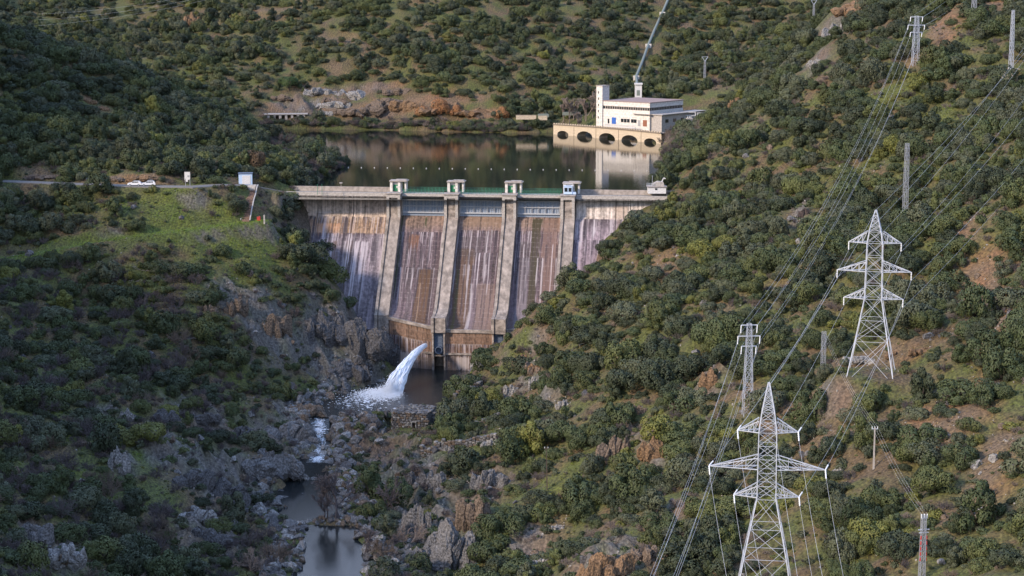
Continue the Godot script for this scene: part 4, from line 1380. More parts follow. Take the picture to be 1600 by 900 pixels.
func build_abutments():
	rng.seed = 501
	# ---- hut with mast on the right end of the crest
	var h := thing("crest_hut", "low white hut with flat roof and mast at the end of the dam crest", "hut", at_depth(1026, 301, 598))
	var st := mb()
	bx(st, Vector3(0, 0.9, 0), Vector3(5.6, 2.0, 3.6))
	part("wall", done(st), M.white, h)
	st = mb()
	bx(st, Vector3(0, 2.0, 0), Vector3(6.2, 0.25, 4.2))
	part("roof", done(st), M.concrete, h)
	st = mb()
	prism(st, PackedVector2Array([Vector2(-1.6, 0), Vector2(2.2, 0), Vector2(1.8, 1.3), Vector2(0.0, 1.5), Vector2(-1.2, 0.9)]), -1.2, 1.0, Transform3D(Basis.IDENTITY, Vector3(0.2, 2.12, 0)))
	part("cover", done(st), M.concrete_pale, h)
	st = mb()
	bar(st, Vector3(-1.4, 2.1, 0), Vector3(-1.4, 5.4, 0), 0.1)
	part("mast", done(st), M.steel, h)
	st = mb()
	bar(st, Vector3(1.2, 2.8, 0.4), Vector3(2.1, 4.7, 0.4), 0.28)
	bar(st, Vector3(2.1, 4.7, 0.4), Vector3(2.7, 4.4, 0.4), 0.3)
	part("davit", done(st), M.white, h)
	win(h, Vector3(-0.3, 1.3, 1.83), 0.7, 0.5)
	st = mb()
	for q in 4: bar(st, Vector3(-3.2 + q * 0.7, 2.1, 1.4), Vector3(-3.2 + q * 0.7, 3.1, 1.4), 0.08)
	for y in [2.6, 3.1]: bar(st, Vector3(-3.3, y, 1.4), Vector3(-1.0, y, 1.4), 0.08)
	part("railing", done(st), M.steel, h)
	# ---- small house among the bushes above the water
	var g := thing("bank_hut", "small cream hut with overhanging flat roof among bushes above the reservoir", "hut", at_depth(1083, 274, 632), 0.25)
	st = mb()
	bx(st, Vector3(0, 0.2, 0), Vector3(4.2, 4.0, 3.6))
	part("wall", done(st), M.cream, g)
	st = mb()
	bx(st, Vector3(-0.3, 2.35, 0), Vector3(5.6, 0.4, 4.8))
	part("roof", done(st), M.rust, g)
	win(g, Vector3(-0.6, 0.6, 1.83), 0.9, 1.0)
	# ---- blue and white kiosk at the left end of the crest
	var k := thing("kiosk", "blue and white steel kiosk at the head of the steps", "kiosk", on(-84.0, 603.0), 0.1)
	st = mb()
	bx(st, Vector3(0, 1.7, 0), Vector3(4.2, 3.5, 3.0))
	part("cabin", done(st), M.pale_blue, k)
	st = mb()
	bx(st, Vector3(0.3, 1.6, 1.54), Vector3(2.6, 2.7, 0.1))
	part("shutter", done(st), M.white, k)
	st = mb()
	bx(st, Vector3(0, 3.55, 0), Vector3(4.6, 0.2, 3.4))
	part("roof", done(st), M.blue_grey, k)
	# ---- stepped path from the kiosk down to the green track
	var top := Vector3(-81.0, 0, 598)
	var bot := Vector3(-80.6, 0, 577)
	var stairs := thing("stone_stairway", "reddish stone stairway descending from the kiosk to the green track", "stairway", Vector3(-80.8, height(-80.8, 588), -588))
	for q in 26:
		var t := q / 25.0
		var x: float = lerp(top.x, bot.x, t)
		var d: float = lerp(top.z, bot.z, t)
		st = mb()
		bx(st, Vector3(x, height(x, d) + 0.18, -d) - stairs.position, Vector3(2.2, 0.5, 0.95))
		part("step", done(st), M.step_red if q > 5 else M.concrete_pale, stairs)
	for s in [-1.4, 1.4]:
		st = mb()
		for q in 12:
			var t0 := q / 12.0
			var t1 := (q + 1) / 12.0
			var d0: float = lerp(top.z, bot.z, t0)
			var d1: float = lerp(top.z, bot.z, t1)
			bar(st, Vector3(-80.8 + s, height(-80.8, d0) + 0.35, -d0) - stairs.position, Vector3(-80.8 + s, height(-80.8, d1) + 0.35, -d1) - stairs.position, 0.35)
		part("side_wall", done(st), M.concrete_pale, stairs)
	# ---- sign board, white posts
	var sg := thing("sign_board", "tall white notice board on two legs beside the road", "sign", at_depth(293, 288, 583.2))
	for s in [-0.6, 0.75]:
		st = mb()
		bar(st, Vector3(s, -0.6, 0), Vector3(s, 1.7, 0), 0.16)
		part("leg", done(st), M.steel_dark, sg)
	st = mb()
	bx(st, Vector3(0, 2.6, 0), Vector3(1.7, 2.4, 0.12))
	var bd := part("board", done(st), M.white, sg)
	st = mb()
	bx(st, Vector3(0.35, 2.5, 0.08), Vector3(0.6, 0.55, 0.03))
	part("symbol", done(st), M.steel_dark, bd)
	st = mb()
	bx(st, Vector3(-0.3, 1.1, 0.03), Vector3(0.9, 0.6, 0.1))
	part("lower_plate", done(st), M.white, sg)
	for a in [[319, 265, 620, "white concrete marker post on the slope above the road", 1.6], [211, 184, 660, "white marker post on the wooded slope far above the road", 1.7], [413, 348, 577.5, "grey concrete post at the end of the green track", 2.2]]:
		var p := ground(a[0], a[1], 540.0)
		st = mb()
		bx(st, Vector3(0, a[4] * 0.5 - 0.2, 0), Vector3(0.42, a[4] + 0.4, 0.42))
		bx(st, Vector3(0, a[4] + 0.06, 0), Vector3(0.5, 0.12, 0.5))
		var o := part("marker_post", done(st), M.concrete_pale, self)
		o.position = p
		tag(o, a[3], "post", "marker posts")
	st = mb()
	bx(st, Vector3(0, 0.5, 0), Vector3(1.0, 1.0, 0.8))
	bx(st, Vector3(0, 1.05, 0), Vector3(1.1, 0.12, 0.9))
	bx(st, Vector3(0.2, 1.2, 0), Vector3(0.3, 0.3, 0.3))
	var rb := part("valve_box", done(st), M.red, self)
	rb.position = on(-76.8, 578.0)
	tag(rb, "small red box at the foot of the stone stairway", "box")
	# ---- two parked cars
	for a in [[210, 0, "white hatchback parked on the road behind the other car"], [231, 1, "white estate car parked on the road ahead of the hatchback"]]:
		var t := Vector3(at_depth(a[0], 291, 586).x, 0, 0)
		var rp := line_near(road_line, t.x, 586.5)
		car(Vector3(t.x, rp.y + 0.13, -586.6 - (0.4 if a[1] else 0.0)), deg_to_rad(2.0 + (6.0 if a[1] else 0.0)), a[1], a[2])

func car(p: Vector3, turn: float, estate: int, label: String):
	var c := thing("parked_car", label, "car", p, turn, "white cars parked on the road")
	var body := PackedVector2Array([Vector2(-2.1, 0.35), Vector2(2.1, 0.35), Vector2(2.15, 0.75), Vector2(1.95, 0.95), Vector2(-1.15, 1.02), Vector2(-2.05, 0.85), Vector2(-2.15, 0.6)])
	var cab := PackedVector2Array([Vector2(-1.25, 0.98), Vector2(2.0, 0.95), Vector2(1.75 if estate else 1.55, 1.44), Vector2(1.2, 1.52), Vector2(-0.3, 1.5)])
	var st := mb()
	prism(st, body, -0.86, 0.86)
	part("body", done(st), M.car_white, c)
	st = mb()
	prism(st, cab, -0.74, 0.74)
	part("cabin", done(st), M.car_white, c)
	for s in [-1, 1]:
		for q in [[-0.85, -0.05, -0.1], [0.02, 0.8, 0.0], [0.88, 1.45 if estate else 1.25, -0.1]]:
			st = mb()
			prism(st, PackedVector2Array([Vector2(q[0], 1.03), Vector2(q[1], 1.03), Vector2(q[1] + q[2] * (q[0] if q[0] > 0.5 else 0.0), 1.4), Vector2(q[0] + (0.45 if q[0] < -0.5 else 0.0), 1.4)]), s * 0.75 - 0.015, s * 0.75 + 0.015)
			part("side_window", done(st), M.glass, c)
	st = mb()
	quad(st, Vector3(-1.2, 1.03, 0.68), Vector3(-1.2, 1.03, -0.68), Vector3(-0.42, 1.46, -0.62), Vector3(-0.42, 1.46, 0.62))
	var ws := part("windscreen", done(st), M.glass, c)
	ws.position = Vector3(-0.02, 0.03, 0)
	for x in [-1.32, 1.3]:
		for s in [-1, 1]:
			st = mb()
			tube(st, [Vector3(x, 0.33, s * 0.9), Vector3(x, 0.33, s * 0.7)], [0.33, 0.33], 14)
			var w := part("wheel", done(st), M.tyre, c)
			st = mb()
			tube(st, [Vector3(x, 0.33, s * 0.915), Vector3(x, 0.33, s * 0.88)], [0.2, 0.2], 10)
			part("rim", done(st), M.steel, w)
	for s in [-1, 1]:
		st = mb()
		bx(st, Vector3(-2.08, 0.72, s * 0.62), Vector3(0.12, 0.16, 0.34))
		part("headlight", done(st), M.glass, c)
		st = mb()
		bx(st, Vector3(2.08, 0.8, s * 0.68), Vector3(0.1, 0.2, 0.2))
		part("tail_light", done(st), M.red, c)

# ---------------------------------------------------------------- stone ruin by the pool
func build_hut():
	rng.seed = 601
	var p := Vector3(-27.2, -52.4, -498)
	var hut := thing("stone_ruin", "roofless square stone ruin with one dark window beside the pool", "ruin", p, deg_to_rad(-14))
	# coursed rubble: each stone of the two faces in view is its own piece
	var stones := []
	for v in 6:
		var s := mb()
		var b := rough_block(900 + v)
		stones.append(b)
	var st := mb()
	# hollow: front wall in four pieces round the window, the other walls, a rubble floor on top
	bx(st, Vector3(-2.02, 2.0, -0.45), Vector3(5.56, 6.8, 0.7))
	bx(st, Vector3(3.22, 2.0, -0.45), Vector3(3.16, 6.8, 0.7))
	bx(st, Vector3(1.2, -0.08, -0.45), Vector3(0.87, 2.6, 0.7))
	bx(st, Vector3(1.2, 4.18, -0.45), Vector3(0.87, 2.42, 0.7))
	bx(st, Vector3(-4.45, 2.0, -4.9), Vector3(0.7, 6.78, 8.2))
	bx(st, Vector3(4.45, 2.0, -4.9), Vector3(0.7, 6.78, 8.2))
	bx(st, Vector3(0, 2.0, -8.95), Vector3(8.18, 6.76, 0.7))
	bx(st, Vector3(0, 5.15, -4.7), Vector3(8.18, 0.4, 7.78))
	part("core", done(st), M.rock[0], hut)
	for q in [[Vector3(1.2, 3.15, 0.35), Vector3(1.7, 0.4, 0.5)], [Vector3(1.2, 1.1, 0.35), Vector3(1.6, 0.3, 0.5)], [Vector3(0.6, 2.1, 0.32), Vector3(0.32, 1.7, 0.45)], [Vector3(1.8, 2.1, 0.32), Vector3(0.32, 1.7, 0.45)]]:
		st = mb()
		bx(st, q[0], q[1])
		part("window_surround", done(st), M.rock[4], hut)
	var rows := 9
	for f in 2:
		var wide: float = 9.8 if f == 0 else 9.2
		for r in rows:
			var y := 0.3 + r * 0.62
			var x := -wide / 2 + rng.randf() * 0.3
			while x < wide / 2 - 0.2:
				var w := rng.randf_range(0.6, 1.25)
				var c := Vector3(x + w / 2, y + rng.randf_range(-0.06, 0.06), 0.02)
				if not (f == 0 and absf(c.x - 1.2) < 0.95 and c.y > 0.95 and c.y < 3.4):
					var o := part("stone", stones[rng.randi() % 6], M.rock[[0, 1, 2, 4, 1, 2][rng.randi() % 6]], hut)
					if f == 0: o.position = c
					else: o.position = Vector3(-4.85, c.y, -4.7 + c.x); o.rotation.y = -PI / 2
					o.scale = Vector3(w * 0.96, rng.randf_range(0.52, 0.62), rng.randf_range(0.4, 0.6))
				x += w
	# rubble top
	for k in 110:
		var o := part("top_stone", stones[k % 6], M.rock[[0, 1, 4][k % 3]], hut)
		o.position = Vector3(rng.randf_range(-4.8, 4.8), 5.4 + rng.randf() * 0.2, rng.randf_range(-9.2, 0.1))
		o.rotation.y = rng.randf() * TAU
		o.scale = Vector3(rng.randf_range(0.6, 1.3), rng.randf_range(0.25, 0.5), rng.randf_range(0.6, 1.2))
	# broken wall running up the bank from the ruin
	for a in [[Vector3(-20.5, 0, 500), Vector3(-12.0, 0, 511), "broken stone wall climbing the bank from the ruin", 3.6], [Vector3(-15.5, 0, 520), Vector3(-8.0, 0, 528), "short pale stone wall end at the edge of the pool", 3.6], [Vector3(-22.0, 0, 461), Vector3(-3.0, 0, 452), "dry stone terrace wall below the grassy ledge", 2.6], [Vector3(1.5, 0, 479), Vector3(-12.0, 0, 476), "low stone terrace wall among bushes above the grassy ledge", 1.8]]:
		var A: Vector3 = a[0]
		var B: Vector3 = a[1]
		var w := thing("stone_wall", a[2], "wall", on(A.x, A.z))
		var n := int(Vector2(A.x - B.x, A.z - B.z).length() / 0.95)
		for q in n:
			var t := float(q) / n
			var x: float = lerp(A.x, B.x, t)
			var d: float = lerp(A.z, B.z, t)
			var hh: float = a[3] * (1.0 - 0.35 * t) + n2.get_noise_2d(x * 4.0, d * 4.0) * 0.8
			var y := -1.0
			while y < hh:
				var o := part("stone", stones[rng.randi() % 6], M.rock[[0, 1, 2, 4][rng.randi() % 4]], w)
				o.position = Vector3(x, height(x, d) + y, -d) - w.position + Vector3(rng.randfn() * 0.08, 0, rng.randfn() * 0.08)
				o.rotation.y = -atan2(A.z - B.z, B.x - A.x) + rng.randfn() * 0.1
				o.scale = Vector3(rng.randf_range(0.85, 1.1), 0.62, 1.0)
				y += 0.58

func rough_block(seed_: int) -> ArrayMesh:     # a unit block with knocked-off corners
	var r := RandomNumberGenerator.new()
	r.seed = seed_
	var v := []
	for k in 8:
		v.append(Vector3((0.5 if k & 1 else -0.5), (0.5 if k & 2 else -0.5), (0.5 if k & 4 else -0.5)) * r.randf_range(0.8, 1.0))
	var f := Vector3(r.randf_range(-0.1, 0.1), r.randf_range(-0.1, 0.1), 0.62)
	var st := mb()
	for q in [[4, 5], [5, 7], [7, 6], [6, 4]]:
		st.add_vertex(f); st.add_vertex(v[q[1]]); st.add_vertex(v[q[0]])
	quad(st, v[1], v[0], v[2], v[3])
	quad(st, v[5], v[1], v[3], v[7])
	quad(st, v[0], v[4], v[6], v[2])
	quad(st, v[6], v[7], v[3], v[2])
	quad(st, v[0], v[1], v[5], v[4])
	return done(st)
# ---------------------------------------------------------------- pylons, masts and cables
var unit_box := BoxMesh.new()
var no_trees := []          # x, depth, radius: kept clear of trees

func stick(called: String, a: Vector3, b: Vector3, w: float, m: Material, parent: Node):    # one bar as a part: a shared box, stretched
	var l := b - a
	var y := l.normalized()
	var x := y.cross(Vector3.UP if abs(y.y) < 0.95 else Vector3.RIGHT).normalized()
	var o := part(called, unit_box, m, parent)
	o.transform = Transform3D(Basis(x * w, l, x.cross(y) * w), (a + b) * 0.5)
	return o

func corner(k: int, h: float, y: float) -> Vector3:
	return Vector3(h if k == 0 or k == 3 else -h, y, h if k < 2 else -h)

func lattice(p: Node, levels: Array, leg_w: float, brace_w: float, m: Material, split := true, dense := 1.0):
	# levels: [height, half width], base first; every panel of every face is crossed
	for k in 4:
		var st := mb()
		for i in levels.size() - 1: bar(st, corner(k, levels[i][1], levels[i][0]), corner(k, levels[i + 1][1], levels[i + 1][0]), leg_w, leg_w * (0.85 if i else 1.0))
		part("leg", done(st), m, p)
	var all := mb()
	for i in levels.size() - 1:
		var y0: float = levels[i][0]
		var y1: float = levels[i + 1][0]
		var h0: float = levels[i][1]
		var h1: float = levels[i + 1][1]
		var n: int = max(1, int(round((y1 - y0) / max((h0 + h1) * dense, 0.5))))
		for q in n:
			var ya: float = lerp(y0, y1, float(q) / n)
			var yb: float = lerp(y0, y1, float(q + 1) / n)
			var ha: float = lerp(h0, h1, float(q) / n)
			var hb: float = lerp(h0, h1, float(q + 1) / n)
			for k in 4:
				var k2 := (k + 1) % 4
				var bars := [[corner(k, ha, ya), corner(k2, hb, yb)], [corner(k2, ha, ya), corner(k, hb, yb)]]
				if yb > 0.5: bars.append([corner(k, hb, yb), corner(k2, hb, yb)])
				for b in bars:
					if split: stick("brace", b[0], b[1], brace_w, m, p)
					else: bar(all, b[0], b[1], brace_w)
	if not split:
		part("bracing", done(all), m, p).set_meta("kind", "stuff")

func cross_arm(p: Node, side: int, y: float, root: float, tip: float, rise: float, m: Material, depth: float):
	# a pointed arm: two lower chords and two upper chords that meet at the tip
	var st := mb()
	var T := Vector3(side * tip, y, 0)
	var n := 4
	for z in [-1, 1]:
		var L := Vector3(side * root, y, z * depth)
		var U := Vector3(side * root, y + rise, z * depth)
		bar(st, L, T, 0.15, 0.12)
		bar(st, U, T, 0.15, 0.12)
		for q in n:
			var t0 := float(q) / n
			var t1 := float(q + 1) / n
			if q: bar(st, L.lerp(T, t0), U.lerp(T, t0), 0.08)
			if q < n - 1: bar(st, U.lerp(T, t0), L.lerp(T, t1), 0.08)
	for q in n:
		var t := float(q) / n
		bar(st, Vector3(side * root, y, -depth).lerp(T, t), Vector3(side * root, y, depth).lerp(T, t), 0.1)
		bar(st, Vector3(side * root, y, -depth).lerp(T, t), Vector3(side * root, y, depth).lerp(T, min(1.0, t + 0.25)), 0.1)
	part("cross_arm", done(st), m, p)

func insulator(p: Node, a: Vector3, b: Vector3, r := 0.15):
	var st := mb()
	var pts := []
	var rad := []
	for q in 11:
		pts.append(a.lerp(b, q / 10.0))
		rad.append(r if q % 2 else r * 0.55)
	tube(st, pts, rad, 6)
	part("insulator", done(st), M.insulator, p)

func cable(a: Vector3, b: Vector3, sag: float, label: String, group: String, r := 0.019, called := "power_cable"):
	var st := mb()
	var pts := []
	var rad := []
	for q in 17:
		var t := q / 16.0
		pts.append(a.lerp(b, t) - Vector3(0, sag * 4.0 * t * (1.0 - t), 0) - a)
		rad.append(r)
	tube(st, pts, rad, 4, false)
	var o := part(called, done(st), M.wire, self)
	o.position = a
	tag(o, label, "cable", group)

func mast(called: String, label: String, px: float, py: float, h: float, w0: float, w1: float, group := "lattice masts on the right bank", d0 := 262.0, extra := 0.0) -> Node3D:
	var p := ground(px, py, d0)
	var t := thing(called, label, "mast", p, 0.3, group)
	lattice(t, [[-0.5, w0], [h * 0.5, (w0 + w1) * 0.5], [h, w1]], 0.075 + extra * 0.6, 0.035 + extra * 0.6, M.mast, false, 2.2)
	no_trees.append([p.x, -p.z, 3.0])
	return t

func build_power_lines():
	rng.seed = 701
	# ---- the near pylon: cables strained to both sides
	var p1 := at_depth(1194, 936, 317)
	p1.y = min(p1.y, height(p1.x, 317) + 0.5)
	var a := thing("strain_pylon", "tall white lattice pylon with angled insulators on three pairs of arms", "pylon", p1, deg_to_rad(-8))
	var dy := at_depth(1194, 936, 317).y - p1.y
	lattice(a, [[-1.0, 5.1], [8.0 + dy, 3.6], [18.0 + dy, 1.6], [29.6 + dy, 1.5], [33.0 + dy, 1.05], [38.0 + dy, 0.12]], 0.18, 0.066, M.steel, true, 0.8)
	var tips1 := []
	for q in [[29.6, 5.1, 2.0], [23.2, 9.8, 2.0], [18.3, 5.5, 2.0]]:
		for s in [-1, 1]:
			cross_arm(a, s, q[0] + dy, 1.5, q[1], q[2], M.steel, 1.45)
			tips1.append(Vector3(s * q[1], q[0] + dy, 0))
	no_trees.append([p1.x, 317.0, 11.0])
	# ---- the second pylon, further up: cables hang from straight strings
	var p2 := at_depth(1361, 582, 390)
	p2.y = min(p2.y, height(p2.x, 390) + 0.4)
	var b := thing("suspension_pylon", "white lattice pylon with hanging insulators standing on a rocky terrace", "pylon", p2, deg_to_rad(-14))
	dy = at_depth(1361, 582, 390).y - p2.y
	lattice(b, [[-1.5, 4.9], [7.0 + dy, 3.3], [15.6 + dy, 1.75], [27.2 + dy, 1.55], [29.5 + dy, 1.2], [33.9 + dy, 0.12]], 0.18, 0.066, M.steel, true, 0.8)
	var tips2 := []
	for q in [[27.2, 5.3, 2.2], [21.3, 7.5, 2.0], [15.6, 6.0, 2.0]]:
		for s in [-1, 1]:
			cross_arm(b, s, q[0] + dy, 1.6, q[1], q[2], M.steel, 1.5)
			var t := Vector3(s * q[1], q[0] + dy, 0)
			insulator(b, t, t - Vector3(0, 1.7, 0))
			tips2.append(b.transform * (t - Vector3(0, 1.75, 0)))
	no_trees.append([p2.x, 390.0, 10.0])
	var which := ["upper left", "upper right", "middle left", "middle right", "lower left", "lower right"]
	var g := "conductors of the two tall pylons"
	var ends0 := []
	for k in 6:
		var w: Vector3 = a.transform * tips1[k]
		var px := 800.0 + w.x * F / -w.z
		# towards the next pylon, out of the picture below
		var e := at_depth(px + 75.0, 1180.0 - [60, 60, 10, 10, -30, -30][k], 205.0)
		var d1: Vector3 = (e - w).normalized()
		var d2: Vector3 = (tips2[k] - w).normalized()
		var c := d1.lerp(Vector3.DOWN, 0.25).normalized()
		var inv := a.transform.affine_inverse()
		insulator(a, tips1[k], inv * (w + c * 2.6))
		insulator(a, tips1[k], inv * (w + d2 * 2.2 + Vector3(0, -0.2, 0)))
		cable(w + c * 2.6, e, 2.2, "cable running down from the %s arm of the pylon with angled insulators" % which[k], g)
		cable(w + d2 * 2.2 + Vector3(0, -0.2, 0), tips2[k], 1.6, "cable between the two tall pylons on their %s arms" % which[k], g)
		var w2: Vector3 = tips2[k]
		var px2 := 800.0 + w2.x * F / -w2.z
		var py2: float = [384, 384, 428, 428, 473, 473][k]
		cable(w2, at_depth(px2 + 330.0, py2 - 400.0, 560.0), 4.0, "cable climbing the hill from the %s arm of the pylon with hanging insulators" % which[k], g)
	var top1: Vector3 = a.transform * Vector3(0, 38.0 + at_depth(1194, 936, 317).y - p1.y, 0)
	var top2: Vector3 = b.transform * Vector3(0, 33.9 + dy, 0)
	cable(top1, top2, 1.2, "earth wire between the tops of the two tall pylons", g, 0.018)
	cable(top2, at_depth(1720, -70, 560), 3.0, "earth wire climbing the hill from the top of the pylon with hanging insulators", g, 0.018)
	cable(top1, at_depth(1280, 1090, 205), 2.0, "earth wire running down from the top of the pylon with angled insulators", g, 0.018)
	# ---- the slender tower line to the left of the pylons
	var tp := ground(1168, 646)
	var th: float = (646.0 - 500.0) * -tp.z / F
	var t := thing("slender_tower", "slender lattice tower with two short crossarms behind the strain pylon", "mast", tp, 0.1)
	lattice(t, [[-1.0, 1.05], [th * 0.5, 0.75], [th, 0.45]], 0.1, 0.05, M.steel, true, 1.2)
	no_trees.append([tp.x, -tp.z, 3.5])
	var tt := []
	for q in [[th - 0.3, 1.75], [th - 2.7, 2.4], [th - 4.9, 1.6]]:
		stick("crossarm", Vector3(-q[1], q[0], 0), Vector3(q[1], q[0], 0), 0.2, M.steel, t)
		for s in [-1, 1]:
			tt.append(t.transform * Vector3(s * q[1], q[0], 0))
			insulator(t, Vector3(s * q[1], q[0], 0), Vector3(s * q[1] - 0.25, q[0] - 1.6, 0.7), 0.13)
	var up := ground(1430, 100, 380.0)
	var uh: float = (100.0 - 26.0) * -up.z / F
	var u := thing("hilltop_tower", "slender lattice tower with two short crossarms on the bare slope below the cliff", "mast", up, 0.1)
	lattice(u, [[-1.0, 1.0], [uh * 0.5, 0.8], [uh, 0.5]], 0.11, 0.055, M.steel, true, 1.2)
	no_trees.append([up.x, -up.z, 4.0])
	var ut := []
	for q in [[uh - 0.3, 1.9], [uh - 2.8, 2.6], [uh - 5.0, 1.8]]:
		stick("crossarm", Vector3(-q[1], q[0], 0), Vector3(q[1], q[0], 0), 0.22, M.steel, u)
		for s in [-1, 1]:
			ut.append(u.transform * Vector3(s * q[1], q[0], 0))
			insulator(u, Vector3(s * q[1], q[0], 0), Vector3(s * q[1] - 0.3, q[0] - 1.4, 0.5), 0.16)
	var where := ["top left", "top right", "middle left", "middle right", "bottom left", "bottom right"]
	for k in 6:
		cable(ut[k] + Vector3(-0.3, -1.4, 0.5), tt[k], 7.5, "cable between the two slender towers on their %s ends" % where[k], "cables of the slender towers", 0.018)
		var st: Vector3 = tt[k]
		var px := 800.0 + st.x * F / -st.z
		cable(st + Vector3(-0.25, -1.6, 0.7), at_depth(px - 185.0 - [0, -12, 4, -8, 8, -4][k], 1010.0, 250.0), 1.5, "cable running down from the slender tower on its %s end" % where[k], "cables of the slender towers", 0.018)
		cable(ut[k], at_depth(1560 + k * 9, -90 + k * 6, 720), 2.0, "cable leaving the hilltop tower uphill from its %s end" % where[k], "cables of the slender towers", 0.018)
	# ---- single masts
	var m1 := mast("lattice_mast", "grey lattice mast alone among dense bushes up the slope from the pylons", 1414, 338, (338 - 217) * 0.158, 0.55, 0.4, "lattice masts on the right bank", 380.0, 0.03)
	var m2 := mast("lattice_mast", "short grey lattice mast standing between the slender tower and the terrace", 1286, 577, (577 - 514) * 0.133, 0.4, 0.35)
	var pb := ground(1579, 118, 420.0)
	var ped := mb()
	bx(ped, Vector3(0, 0.4, 0), Vector3(4.4, 3.0, 3.0))
	bx(ped, Vector3(0.3, 1.95, 0), Vector3(3.6, 0.12, 2.6))
	var m3 := thing("lattice_mast", "tall pale lattice mast on a concrete plinth high on the slope", "mast", pb, 0.3, "lattice masts on the right bank")
	lattice(m3, [[1.8, 0.5], [10, 0.42], [(108 - 17) * -pb.z / F + 1.8, 0.3]], 0.1, 0.05, M.steel, false, 2.2)
	part("plinth", done(ped), M.sandstone, m3)
	no_trees.append([pb.x, -pb.z, 5.0])
	mast("lattice_mast", "lattice mast on the skyline beside the bare reddish track", 1521, 36, 11.0, 0.7, 0.4, "lattice masts on the right bank", 420.0, 0.04)
	var y1 := mast("forked_mast", "forked lattice mast on the far ridge above the cliff", 1271, 38, 9.5, 0.45, 0.3, "forked masts", 560.0, 0.03)
	var y2 := mast("forked_mast", "forked lattice mast on the wooded hill behind the powerhouse", 1101, 126, 9.0, 0.45, 0.3, "forked masts", 790.0, 0.03)
	for y in [y1, y2]:
		var hh: float = 9.5 if y == y1 else 9.0
		for s in [-1, 1]: stick("fork", Vector3(0, hh - 0.2, 0), Vector3(s * 1.5, hh + 2.0, 0), 0.22, M.steel, y)
		stick("fork_bar", Vector3(-1.5, hh + 2.0, 0), Vector3(1.5, hh + 2.0, 0), 0.16, M.steel, y)
	# ---- pole with red warning bars, lower right
	var rp := ground(1440, 905)
	var rh: float = (905.0 - 797.0) * -rp.z / F
	var r := thing("switch_pole", "lattice pole with red bars and a switch on top near the foot of the slope", "mast", rp, 0.2)
	lattice(r, [[-0.8, 0.42], [rh, 0.30]], 0.09, 0.045, M.mast, false, 1.6)
	for q in [[rh - 0.5, 0.55], [rh - 2.4, 0.95], [rh - 2.9, 0.8]]: stick("crossarm", Vector3(-q[1], q[0], 0.2), Vector3(q[1], q[0], 0.2), 0.14, M.steel, r)
	for s in [-1, 1]:
		for q in 5: stick("red_bar", Vector3(s * 0.45, rh - 3.4 - q * 0.9, 0.3), Vector3(s * 0.5, rh - 4.0 - q * 0.9, 0.3), 0.17, M.red, r)
	for q in 3: insulator(r, Vector3(-0.5 + q * 0.5, rh - 0.45, 0.2), Vector3(-0.5 + q * 0.5, rh + 0.2, 0.2), 0.1)
	no_trees.append([rp.x, -rp.z, 4.0])
	# ---- concrete pole between, and a wooden one above the gorge
	var cp := ground(1365, 733)
	var ch: float = (733.0 - 664.0) * -cp.z / F
	no_trees.append([cp.x, -cp.z, 3.0])
	no_trees.append([cp.x * 0.975, -cp.z * 0.975, 4.0])
	var cpole := thing("concrete_pole", "slim pale concrete pole among bushes between the pylons", "pole", cp)
	var cs := mb()
	bar(cs, Vector3(0, -0.5, 0), Vector3(0, ch, 0), 0.34, 0.2)
	part("shaft", done(cs), M.concrete_pale, cpole)
	stick("crossarm", Vector3(-0.6, ch - 0.3, 0), Vector3(0.6, ch - 0.3, 0), 0.12, M.steel, cpole)
	for q in 3: insulator(cpole, Vector3(-0.5 + q * 0.5, ch - 0.25, 0), Vector3(-0.5 + q * 0.5, ch + 0.15, 0), 0.08)
	for q in 3:
		cable(cp + Vector3(-0.5 + q * 0.5, ch + 0.15, 0), rp + Vector3(-0.5 + q * 0.5, rh + 0.2, 0.2), 0.9, "thin wire strung from the concrete pole to the pole with red bars", "thin wires of the small poles", 0.008)
		cable(cp + Vector3(-0.5 + q * 0.5, ch + 0.15, 0), m2.position + Vector3(-0.3 + q * 0.3, (577 - 514) * 0.133, 0), 1.6, "thin wire strung from the concrete pole to the short lattice mast", "thin wires of the small poles", 0.008)
	var wp := ground(855, 764)
	var wpole := thing("wooden_pole", "leaning dark wooden pole above the gorge on the grassy track", "pole", wp)
	var ws := mb()
	bar(ws, Vector3(0, -0.5, 0), Vector3(-0.25, 9.5, 0), 0.26, 0.16)
	part("shaft", done(ws), M.wood, wpole)
	stick("crossarm", Vector3(-0.75, 9.2, 0), Vector3(0.35, 9.2, 0), 0.12, M.wood, wpole)
	for q in 2: insulator(wpole, Vector3(-0.6 + q * 0.75, 9.25, 0), Vector3(-0.6 + q * 0.75, 9.55, 0), 0.07)
	no_trees.append([wp.x, -wp.z, 2.5])
	for q in 3: cable(at_depth(60, 40 - q * 9, 930), at_depth(345, -6 - q * 5, 960), 2.0, "thin cable crossing the far hillside high above the left ridge", "cables over the far hill", 0.02)
